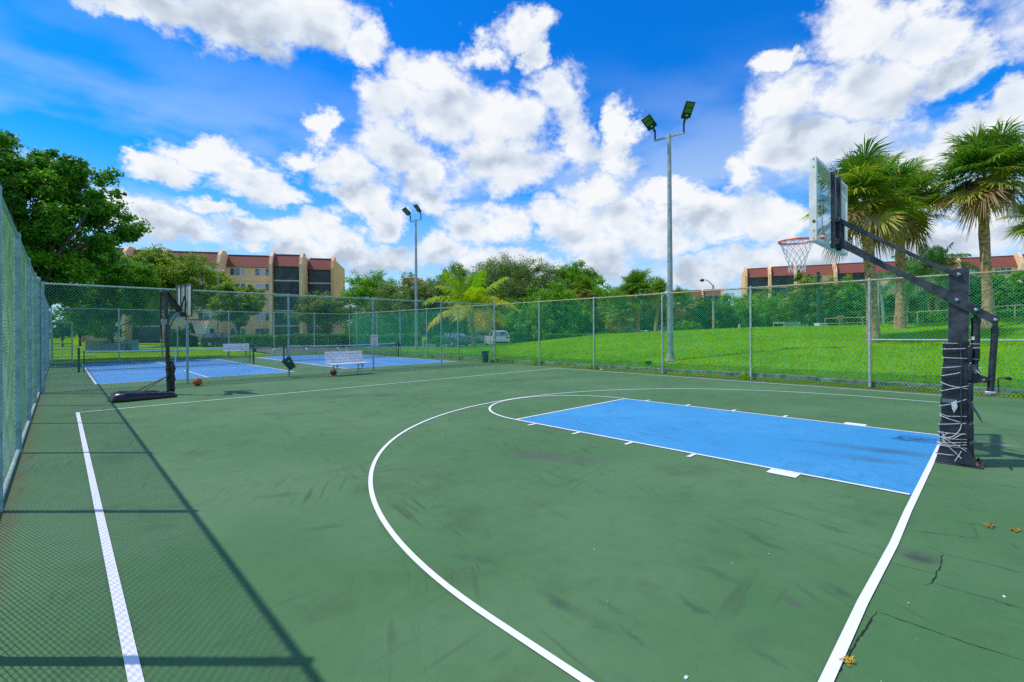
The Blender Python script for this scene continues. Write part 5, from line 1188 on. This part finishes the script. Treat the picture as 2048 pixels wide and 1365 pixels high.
#@@BLD
# ---------------------------------------------------------------- apartment houses
UZ = np.array([0, 0, 1.0])
def apartment(label, O, e, segs, depth, nfl, fh, z0, roofh, group='apartment houses with red tiled roofs', wallkey='stucco', finw=.5):
    """O: origin on the facade line, e: unit vector along it; segs: (s0, s1, offset towards the viewer, kind, wall)"""
    e = vmul((*e[:2], 0)); nrm = np.array([e[1], -e[0], 0]); O = np.array([*O[:2], z0], float)
    if nrm@(CAM-O) < 0: nrm = -nrm
    A = (e, nrm, UZ); root = empty('apartment_building', O, label, 'building', group)
    H = nfl*fh; P = lambda s, o, z: O+e*s+nrm*o+UZ*z
    for i, (s0, s1, o, kind, wk) in enumerate(segs):
        L = s1-s0; zt = H-.25 if kind != 'blank' else H-.25
        back = -depth
        if kind == 'balc':
            # recessed balconies: rear wall, floor slabs, screens with thin posts
            MB().box(P((s0+s1)/2, (o-1.6+back)/2, zt/2), (L, o-1.6-back, zt), A).build('wall', M_[wk], root, smooth=0)
            for f in range(nfl):
                zb = f*fh; b = MB(); b.box(P((s0+s1)/2, o-.8, zb+fh-.11), (L, 1.6, .24), A); b.build('balcony_slab', M_['slab'], root, smooth=0)
                b = MB(); b.box(P((s0+s1)/2, o-.12, zb+(fh-.23)/2), (L-.06, .05, fh-.235), A); sc_ = b.build('balcony_screen', M_['screen'], root, smooth=0)
                b = MB()
                for k in range(1, 4): b.box(P(s0+L*k/4, o-.07, zb+(fh-.23)/2), (.06, .05, fh-.24), A)
                b.box(P((s0+s1)/2, o-.07, zb+1.0), (L-.06, .04, .06), A); b.build('screen_rail', M_['darkrail'], sc_, smooth=0)
        else:
            MB().box(P((s0+s1)/2, (o+back)/2, zt/2), (L, o-back, zt), A).build('wall', M_[wk], root, smooth=0)
            if kind == 'win':
                nw = max(1, int(round(L/5.0))); R = np.random.default_rng(i+nw)
                for f in range(nfl):
                    b = MB(); b.box(P((s0+s1)/2, o+.03, f*fh+fh-.13), (L, .06, .10), A); b.build('string_course', M_['slab'], root, smooth=0) if f < nfl-1 else None
                    for w in range(nw):
                        sc0 = s0+L*(w+.5)/nw; ww = min(2.6, L/nw*.62); wh = 1.35; zc = f*fh+1.55; b = MB()
                        for q in (-1, 1): b.box(P(sc0+q*ww/2, o+.03, zc), (.09, .10, wh+.09), A); b.box(P(sc0, o+.032, zc+q*wh/2), (ww, .10, .09), A)
                        for q in (-1/6, 1/6): b.box(P(sc0+q*ww, o+.028, zc), (.08, .08, wh-.09), A)
                        fr = b.build('window', M_['wframe'], root, smooth=0)
                        for q in (-1, 0, 1): MB().box(P(sc0+q*ww/3, o+.012, zc), (ww/3-.08, .03, wh-.09), A).build('pane', M_['shutter' if R.uniform() < .34 else 'glass'], fr, smooth=0)
        # mansard roof: steep tiled slope, flat top
        b = MB(); ov = .45; q0, q1 = s0, s1
        fr_ = [P(q0, o+ov, H-.30), P(q1, o+ov, H-.30), P(q1, o-.9, H+roofh), P(q0, o-.9, H+roofh), P(q0, back, H+roofh), P(q1, back, H+roofh), P(q0, back, H-.30), P(q1, back, H-.30)]
        b.add(fr_, [(0, 1, 2, 3), (3, 2, 5, 4), (4, 5, 7, 6), (0, 3, 4, 6), (1, 7, 5, 2), (0, 6, 7, 1)]); b.build('roof', M_['roof'], root, smooth=0)
        b = MB(); b.box(P((s0+s1)/2, o-.9, H+roofh+.03), (L, .22, .12), A); b.build('ridge', M_['roof'], root, smooth=0)
        # party wall fins between the segments
        for sf_, first in ((s1, False),)+(((s0, True),) if i == 0 else ()):
            o2 = o if first or i == len(segs)-1 else max(o, segs[i+1][2]); b = MB()
            prof = [P(sf_-finw/2, back+.2, -.0), P(sf_-finw/2, o2+.75, -.0), P(sf_-finw/2, o2+.75, H+.1), P(sf_-finw/2, o2+.30, H+roofh*.75), P(sf_-finw/2, o2-.7, H+roofh+.42), P(sf_-finw/2, o2-2.4, H+roofh+.42), P(sf_-finw/2, o2-2.7, H+roofh-.1), P(sf_-finw/2, back+.2, H+roofh-.1)]
            b.prism(prof, e*finw); b.build('party_wall', M_['stuccoo' if i == len(segs)-1 or first else 'stucco'], root, smooth=0)
    return root
eA = (.8526, -.5225); OA = (13.4, 96.1)
apartment('long peach apartment house with red mansard roof, left of the far light pole', OA, eA,
          [(-19.6, -16.2, 3.6, 'win', 'stuccoo'), (-16.2, -13.2, 4.2, 'win', 'cream'), (-13.2, -8.2, 3.0, 'balc', 'stucco'), (-8.2, .3, 2.7, 'win', 'stucco'), (.3, 8.5, .3, 'win', 'stucco'), (8.9, 13.5, 2.3, 'balc', 'stucco'), (14.0, 18.3, -1.5, 'balc', 'stucco')],
          17, 5, 2.72, .1, 1.95)
eB = vmul((.40, -.916, 0)); OB = AT(1490, 600, 112)
def sB(px):                                                        # where the view line through px meets the right facade
    d = ray(px, 600); w = CAM-np.array([*OB[:2], CAM[2]]); m = np.array([[d[0], -eB[0]], [d[1], -eB[1]]]); t, s = np.linalg.solve(m, -w[:2]); return float(s)
ss = [sB(p) for p in (1490, 1541, 1591, 1671, 1735, 1840, 1915, 2040, 2120)]
sg_ = [(ss[i]+.25, ss[i+1]-.25, o, k, 'stucco') for i, (o, k) in enumerate(((0, 'balc'), (1.2, 'balc'), (.4, 'win'), (1.0, 'balc'), (0, 'win'), (1.0, 'balc'), (0, 'win'), (.8, 'balc')))]
apartment('long peach apartment house with red roof beyond the bank, behind the fan palms', OB, eB, sg_, 13, 5, 2.72, .6, 1.95)
qc = AT(1362, 600, 165); apartment('small distant orange apartment house between the far palms and the street lamp', qc, (.45, -.89), [(0, 7, 0, 'win', 'stuccoo'), (7, 13, 1, 'balc', 'stucco')], 12, 5, 2.7, 0, 1.9, group='distant apartment houses')
qc = AT(1222, 600, 175); apartment('sliver of a distant orange apartment house left of the far palms', qc, (.6, -.8), [(0, 8, 0, 'win', 'stuccoo')], 12, 5, 2.7, 0, 1.9, group='distant apartment houses')
qc = AT(806, 600, 160); apartment('distant orange apartment house peeping over trees at the far light pole', qc, (.75, -.66), [(0, 6, 0, 'win', 'stuccoo')], 12, 6, 3.1, 0, 1.2, group='distant apartment houses')

# ---------------------------------------------------------------- street lamps, poles, boxes, gate
def street_lamp(label, base, H, arm, pole_mat='steel', lampdir=-1):
    root = empty('street_lamp', base, label, 'street lamp', 'cobra-head street lamps'); B_ = np.array(base, float); MB().tube([B_, B_+UZ*H*.6, B_+UZ*H], [.11, .09, .07], 12).build('pole', M_[pole_mat], root)
    d = _r*lampdir; d = np.array([d[0], d[1], 0]); top = B_+UZ*(H-.1); b = MB(); b.tube([top, top+d*arm*.45+UZ*.42, top+d*arm+UZ*.62], [.045, .04, .035], 8); b.build('arm', M_['steel'], root)
    c = top+d*(arm+.25)+UZ*.62; b = MB(); b.lathe(c-UZ*.10, [(.05, -.10), (.17, -.05), (.20, .04), (.14, .13), (.03, .17)], 14); b.build('lamp_head', M_['shutter' if lampdir > 0 else 'lamphead'], root)
q = AT(436, 661, 60); street_lamp('grey street lamp in front of the left apartment windows', (q[0], q[1], 0), AT(436, 550, 60)[2], .45, lampdir=1)
q = AT(1427, 661, 42); street_lamp('slim street lamp with curved arm right of the nearer light pole', (q[0], q[1], tz(q[0], q[1])), AT(1427, 571, 42)[2]-tz(q[0], q[1]), .75, 'concrete', lampdir=-1)
q = AT(1637, 661, 38); z_ = tz(q[0], q[1]); root = empty('utility_pole', (q[0], q[1], z_), 'dark slim pole rising among the trees on the bank', 'pole'); MB().tube([(q[0], q[1], z_-.1), (q[0], q[1], AT(1637, 545, 38)[2])], [.13, .10], 12).build('pole_shaft', M_['darkpole'], root)
MB().lathe((q[0], q[1], AT(1637, 545, 38)[2]), [(.12, -.05), (.14, 0), (.03, .06)], 12).build('pole_cap', M_['darkpole'], root)
for lab, px, top_, d, r_ in (('pale slim pole left of the middle bank palm', 1757, 565, 36, .07), ('blue-grey slanting tree prop between the bank palms', 1769, 590, 38, .12)):
    q = AT(px, 661, d); z_ = tz(q[0], q[1]); t = AT(px-(6 if r_ > .1 else 0), top_, d); root = empty('slim_pole', (q[0], q[1], z_), lab, 'pole'); MB().tube([(q[0], q[1], z_-.1), t], [r_, r_*.8], 10).build('pole_shaft', M_['concrete' if r_ < .1 else 'steel'], root); MB().lathe(t, [(r_, -.02), (r_, .03), (.01, .05)], 10).build('pole_cap', M_['steel'], root)
def cabinet(name, label, px0, px1, top, bot, mat_, dep=.8, group=None):
    p, q = G(px0, bot), G(px1, bot); c = (p+q)/2; w = np.linalg.norm(q-p)*.93; d = np.linalg.norm(c[:2]-CAM[:2]); dd = (c-CAM)@_f; h = (bot-top)/FPX*dd
    root = empty(name, (c[0], c[1], 0), label, 'utility box', group); A = (vmul(np.array([_r[0], _r[1], 0])), _f, UZ)
    c = c+_f*dep/2
    MB().box((c[0], c[1], h*.47), (w, dep, h*.94), A).build('cabinet_body', mat_, root, bevel=.03); b = MB(); b.box((c[0], c[1], h*.965), (w*1.06, dep*1.08, h*.06), A); b.build('cabinet_lid', mat_, root, bevel=.02)
    b = MB(); f_ = c-_f*(dep/2+.012); b.box((f_[0], f_[1], h*.48), (w*.84, .02, h*.72), A); b.build('cabinet_door', mat_, root, bevel=.01); return root
cabinet('utility_cabinet', 'pale green utility cabinet on the lawn left of the small hoop', 246, 264, 680, 701, M_['util'])
cabinet('concrete_box', 'taller grey-green box of the pair behind the left net', 171, 204, 682, 702, M_['utilg'], 1.2, 'grey boxes behind the left net')
cabinet('concrete_box', 'lower long grey box of the pair behind the left net', 205, 229, 688, 702.5, M_['utilg'], 1.2, 'grey boxes behind the left net')
cabinet('meter_box', 'small white box on the grass before the coconut palm', 903, 913, 695, 701.5, M_['sign'], .3)
# metal gate in the far left corner
gx0, gx1 = G(107, 728), G(144, 724); gt = empty('metal_gate', ((gx0+gx1)/2), 'half-height silver framed mesh gate in the far left corner', 'gate'); gz = 2.2
g0, g1 = np.array([-8.05, 34.9, 0]), np.array([-6.75, 35.25, 0]); b = MB()
g0 = AT(104, 661, 27.2); g1 = AT(144, 661, 27.6); g0[2] = g1[2] = 0
gt.location = (g0+g1)/2; gz = AT(144, 645, 27.6)[2]
for p in (g0, g1): b.tube([p, p+UZ*gz], .035, 8)
for z in (.08, gz*.45, gz): b.tube([g0+UZ*z, g1+UZ*z], .03, 8)
b.build('gate_frame', M_['post'], gt); v, f = mesh_panel(g0[:2], g1[:2], .05, gz-.02, .003); npmesh('gate_mesh', v, f, M_['wireb'], gt)
# things at the top of the bank
def bank(px, py, d): q = AT(px, py, d); return np.array([q[0], q[1], tz(q[0], q[1])])
q = bank(1584, 661, 33); w = 42/FPX*33/1.15; A = (vmul(np.array([_r[0], _r[1], 0])+_f*.2), vmul(_f-_r*.2), UZ); t = empty('metal_pen', q, 'pale silver metal enclosure at the top of the bank', 'enclosure'); b = MB()
for sx in (-1, 1):
    for sy in (0, 1): b.box(q+A[0]*sx*w/2+A[1]*sy*1.0+UZ*.22, (.05, .05, .50), A)
    b.box(q+A[0]*sx*w/2+A[1]*.5+UZ*.40, (.04, 1.0, .10), A)
for sy in (0, 1):
    for z in (.10, .40): b.box(q+A[1]*sy*1.0+UZ*z, (w, .04, .08), A)
b.build('pen_frame', M_['steel'], t); b = MB(); b.box(q+UZ*.25-A[1]*.0, (w-.06, .015, .22), A); b.build('pen_panel', M_['util'], t)
q = bank(1641, 661, 33.5); t = empty('white_notice_box', q, 'small white notice box with dark marks on the bank top', 'box'); MB().box(q+UZ*.17, (.62, .45, .36), A).build('box_body', M_['sign'], t, bevel=.01); b = MB(); b.box(q+UZ*.19-A[1]*.23, (.14, .01, .15), A); b.box(q+UZ*.19-A[1]*.23+A[0]*.18, (.10, .01, .10), A); b.build('dark_mark', M_['utilg'], t, smooth=0)
q = bank(1479, 661, 36); t = empty('white_marker_post', q, 'small white rounded marker standing on the bank crest', 'marker'); b = MB(); b.prism([q+A[0]*x+UZ*z for x, z in ((-.07, 0), (.07, 0), (.07, .42), (.04, .48), (-.04, .48), (-.07, .42))], A[1]*.04); b.build('marker_plate', M_['sign'], t); MB().box(q+UZ*.2+A[1]*.06, (.03, .03, .42), A).build('marker_stake', M_['steel'], t)
q = bank(1680, 661, 34); t = empty('red_board', q, 'small faded red board fixed to a rail on the bank', 'board'); MB().box(q+UZ*.72+A[1]*-.03, (.42, .03, .36), A).build('board_face', M_['redboard'], t); MB().box(q+UZ*.36, (.05, .05, .86), A).build('board_post', M_['wood'], t)
def handrail(label, pts, h, n_mid=1):
    pts = [np.array([p[0], p[1], tz(p[0], p[1])]) for p in pts]; root = empty('hand_rail', pts[0], label, 'railing', 'hand rails on the bank')
    for p in pts: MB().tube([p-(0, 0, .1), p+UZ*h], .03, 8).build('rail_post', M_['rail'], root)
    b = MB(); b.tube([p+UZ*h for p in pts], .028, 8); b.build('top_rail', M_['rail'], root)
    if n_mid: MB().tube([p+UZ*h*.5 for p in pts], .02, 8).build('middle_rail', M_['rail'], root)
handrail('tan hand rail on the bank seen right of the hoop post', [AT(px, 640, d) for px, d in ((1835, 27), (1900, 26.3), (1975, 25.6), (2030, 25), (2100, 24.5))], .78, 0)
handrail('thin hand rail running among trees behind the first bank palm', [AT(px, 640, d) for px, d in ((1650, 39), (1685, 38), (1725, 37), (1770, 36), (1815, 35.4))], .85)
q = G(1297, 733); q = AT(1297, 731, 18.6); q[2] = tz(q[0], q[1]); t = empty('ground_floodlight', q, 'small dark floodlight on the grass left of the nearer light pole', 'floodlight'); MB().box(q+UZ*.14, (.24, .12, .14), (vmul(_r*(1, 1, 0)), _f, UZ)).build('floodlight_body', M_['darkpole'], t, bevel=.015); MB().cyl(q-UZ*.02, q+UZ*.10, .02, 8).build('floodlight_stake', M_['darkpole'], t)
q = AT(848, 661, 47); q[2] = 0; t = empty('fire_hydrant', q, 'yellow-green hydrant between the hedge and the coconut palm', 'hydrant'); hm = simple('yellow_hydrant_paint', (.45, .50, .04), .5); b = MB(); b.lathe(q, [(.16, 0), (.16, .06), (.12, .08), (.12, .60), (.15, .62), (.15, .70), (.10, .80), (.03, .86)], 16); b.build('hydrant_body', hm, t); b = MB(); b.cyl(q+UZ*.5-_r*.2, q+UZ*.5+_r*.2, .05, 12); b.build('hydrant_outlet', hm, t)
q = AT(877, 661, 45); q[2] = 0; tree('low yellow-green shrub beside the hydrant', q, q+UZ*.7, (.75, .75, .65), 1600, .14, 'vivid', 95, nclump=10, rc=.4, trunk=.04, limbs=5, cat='shrub', name='shrub')
for k, (px, d, s_) in enumerate(((1790, 40, .9), (1905, 34, 1.0), (1240, 47, .9), (1375, 44, .8))):
    q = AT(px, 661, d); q[2] = tz(q[0], q[1]); tree(('bright bush right of the leftmost bank palm trunk', 'bright bush seen between hoop post and rail', 'bright low bush under the distant fan palms', 'round green bush right of the nearer light pole')[k], q, q+UZ*.75*s_, (1.5*s_, 1.3, .8*s_), 3200, .16, 'hedge', 96+k, nclump=14, rc=.36, trunk=.05, limbs=6, cat='shrub', name='shrub', group='bushes on the bank')

# ---------------------------------------------------------------- parked cars
def lerp(a, b, t): return a+(b-a)*t
def car(label, pos, heading, paint, kind='sedan'):
    c0 = np.array([pos[0], pos[1], tz(pos[0], pos[1])+.015]); root = empty('parked_car', c0, label, 'car', 'cars parked beyond the courts'); fx = vmul(heading); fy = np.array([-fx[1], fx[0], 0])
    L, Wd, Ht = {'sedan': (4.6, 1.80, 1.42), 'suv': (4.5, 1.84, 1.66), 'van': (5.0, 1.95, 1.85)}[kind]
    P = lambda x, y, z: c0+fx*x+fy*y+UZ*z
    low = {'sedan': [(-2.28, .35), (-2.30, .62), (-2.22, .92), (-1.6, 1.0), (1.0, .97), (1.9, .84), (2.26, .66), (2.30, .36)], 'suv': [(-2.22, .38), (-2.26, .7), (-2.2, 1.02), (-1.4, 1.06), (.95, 1.04), (1.75, .95), (2.18, .78), (2.24, .38)],
           'van': [(-2.48, .38), (-2.5, .8), (-2.46, 1.12), (-1.4, 1.14), (1.3, 1.10), (2.0, 1.0), (2.42, .8), (2.48, .4)]}[kind]
    top = {'sedan': [(-1.75, 1.0), (-1.0, 1.36), (-.2, 1.42), (.45, 1.36), (1.15, .96)], 'suv': [(-2.15, 1.04), (-1.85, 1.55), (-.6, 1.66), (.35, 1.58), (1.1, 1.02)], 'van': [(-2.42, 1.12), (-2.3, 1.75), (-.6, 1.85), (.7, 1.76), (1.6, 1.08)]}[kind]
    # body: side profile swept across the width with tucked sills and wheel arches cut into the lower edge
    wr_ = .33; wx = (-1.38, 1.40) if kind != 'van' else (-1.5, 1.55)
    bottom = []
    for w in sorted(wx, reverse=True): bottom += [(w+wr_+.06, .24)]+[(w+(wr_+.06)*math.cos(t), .24+(wr_+.10)*math.sin(t)) for t in np.linspace(.25, math.pi-.25, 7)]+[(w-wr_-.06, .24)]
    poly = low+[(2.22 if kind != 'van' else 2.4, .24)]+bottom+[(low[0][0]+.06, .24)]
    b = MB(); ys_ = [(-Wd/2, .0), (-Wd/2+.06, 1), (Wd/2-.06, 1), (Wd/2, 0)]; n = len(poly); vs = []
    for y, k in ys_:
        for x, z in poly: s = 1 if k else .975; vs.append(P(x*s, y, z if k else lerp(z, .62, .07)))
    b.add(vs, [(i*n+j, i*n+(j+1) % n, (i+1)*n+(j+1) % n, (i+1)*n+j) for i in range(3) for j in range(n)]+[tuple(range(n))[::-1], tuple(3*n+j for j in range(n))]); b.build('body', paint, root, smooth=40)
    # greenhouse
    m = len(top); b = MB(); vs = []
    for y in (-1, 1):
        for x, z in top: f = (z-1.0)/(Ht-1.0); vs.append(P(x, y*lerp(Wd/2-.06, Wd/2-.24, max(0, f)), z))
    b.add(vs, [(j, j+1, m+j+1, m+j) for j in range(m-1)]+[tuple(range(m))[::-1], tuple(m+j for j in range(m)), (m-1, 0, m, 2*m-1)]); b.build('cabin', paint, root, smooth=40)
    def inset(poly2, off): 
        cxx = sum(p[0] for p in poly2)/len(poly2); czz = sum(p[1] for p in poly2)/len(poly2); return [(cxx+(x-cxx)*off, czz+(z-czz)*off) for x, z in poly2]
    for y in (-1, 1):
        x_m = -.15; tp = top; side1 = [tp[0], tp[1], (x_m-.04, lerp(tp[1][1], tp[2][1], .85)), (x_m-.04, 1.02)]; side2 = [(x_m+.04, 1.02), (x_m+.04, tp[2][1]-.01), tp[3], tp[4]]
        for sd in (side1, side2):
            q = inset(sd, .86); b = MB(); f = lambda z: max(0, (z-1.0)/(Ht-1.0)); b.prism([P(x, y*(lerp(Wd/2-.06, Wd/2-.24, f(z))+.004), z) for x, z in q], fy*y*.012); b.build('side_window', M_['glass'], root, smooth=0)
    for (i0, i1) in ((0, 1), (m-1, m-2)):
        (x0, z0_), (x1, z1_) = top[i0], top[i1]; a_, c_ = (lerp(x0, x1, .10), lerp(z0_, z1_, .10)), (lerp(x0, x1, .90), lerp(z0_, z1_, .90)); sgn = -1 if i0 == 0 else 1; off = np.array(fx)*sgn*.02+UZ*.012
        b = MB(); b.prism([P(a_[0], -Wd/2+.16, a_[1])+off*.3, P(a_[0], Wd/2-.16, a_[1])+off*.3, P(c_[0], Wd/2-.30, c_[1])+off*.3, P(c_[0], -Wd/2+.30, c_[1])+off*.3], off); b.build('rear_window' if i0 == 0 else 'windscreen', M_['glass'], root, smooth=0)
    for w in wx:
        for y in (-1, 1):
            ctr = P(w, y*(Wd/2-.12), wr_-.01); ax = (fx, UZ, fy*y); b = MB(); b.lathe(ctr, [(wr_-.05, -.10), (wr_, -.07), (wr_, .07), (wr_-.05, .10), (wr_-.12, .10)], 22, ax); wh = b.build('wheel', M_['tyre'], root)
            b = MB(); b.lathe(ctr, [(wr_-.12, .085), (wr_-.13, .11), (.05, .105), (.03, .12)], 18, ax); b.build('wheel_rim', M_['hub'], wh)
    for y in (-1, 1):
        MB().box(P(low[1][0]+.03, y*(Wd/2-.22), .80 if kind == 'sedan' else .92), (.07, .34, .15), (fx, fy, UZ)).build('tail_light', M_['tail'], root, bevel=.015); MB().box(P(low[-2][0]-.08, y*(Wd/2-.26), .66), (.12, .36, .13), (fx, fy, UZ)).build('headlight', M_['headl'], root, bevel=.02)
        MB().box(P(.85, y*(Wd/2+.06), 1.03), (.12, .14, .10), (fx, fy, UZ)).build('wing_mirror', paint, root, bevel=.02)
    b = MB(); b.box(P(low[0][0]+.01, 0, .42), (.10, Wd-.16, .18), (fx, fy, UZ)); b.build('rear_bumper', M_['plastic'], root, bevel=.03)
    return root
def paint(name, c): m, nt, b = material(name); b.inputs['Base Color'].default_value = (*c, 1); b.inputs['Roughness'].default_value = .28; b.inputs['Coat Weight'].default_value = .6; b.inputs['Metallic'].default_value = .1; return m
wht, slv, dkc, tea, blu = paint('white_car_paint', (.75, .76, .76)), paint('silver_car_paint', (.40, .43, .46)), paint('dark_car_paint', (.03, .035, .05)), paint('teal_car_paint', (.03, .12, .13)), paint('blue_grey_car_paint', (.15, .22, .32))
R3_ = np.array([_r[0], _r[1], 0])
def away(a): return _f*math.cos(rad(a))+R3_*math.sin(rad(a))        # heading, 0 = straight away from the camera, 90 = to the right
for lab, px, d, a, pt, kd in (('white hatchback parked nearest, behind the corner of the cross fence', 993, 50, -14, wht, 'suv'), ('white sedan above the hedge left of the far light pole', 801, 70, 90, wht, 'sedan'), ('silver van behind the white sedan', 803, 78, 88, slv, 'van'),
     ('dark car with open-air look parked behind the far net and bench', 448, 55, 60, dkc, 'suv'), ('teal car parked left of the coconut palm trunk', 906, 49, -35, tea, 'sedan'), ('grey car parked behind the teal car', 900, 66, 60, slv, 'suv'), ('blue-grey sedan half hidden behind the coconut palm', 930, 70, 88, blu, 'sedan'),
     ('white car with its tail to the white hatchback', 962, 63, 100, wht, 'sedan'), ('dark van parked behind the white hatchback', 1014, 66, 80, dkc, 'van'), ('white sedan right of the dark van', 1047, 62, 95, wht, 'sedan'), ('silver car at the right end of the row', 1076, 66, 85, slv, 'sedan'),
     ('blue-grey van beneath the distant fan palms', 1262, 66, 85, blu, 'van'), ('small white car right of the distant palm trunk', 1292, 62, 92, wht, 'sedan'), ('white car tailing off right of the distant palm trunk', 1306, 70, 86, wht, 'sedan'), ('blue car just right of the nearer light pole', 1358, 60, 95, blu, 'van'), ('white car by the round green bush', 1369, 64, 95, wht, 'sedan')):
    q = AT(px, 661, d); car(lab, q, away(a), pt, kd)
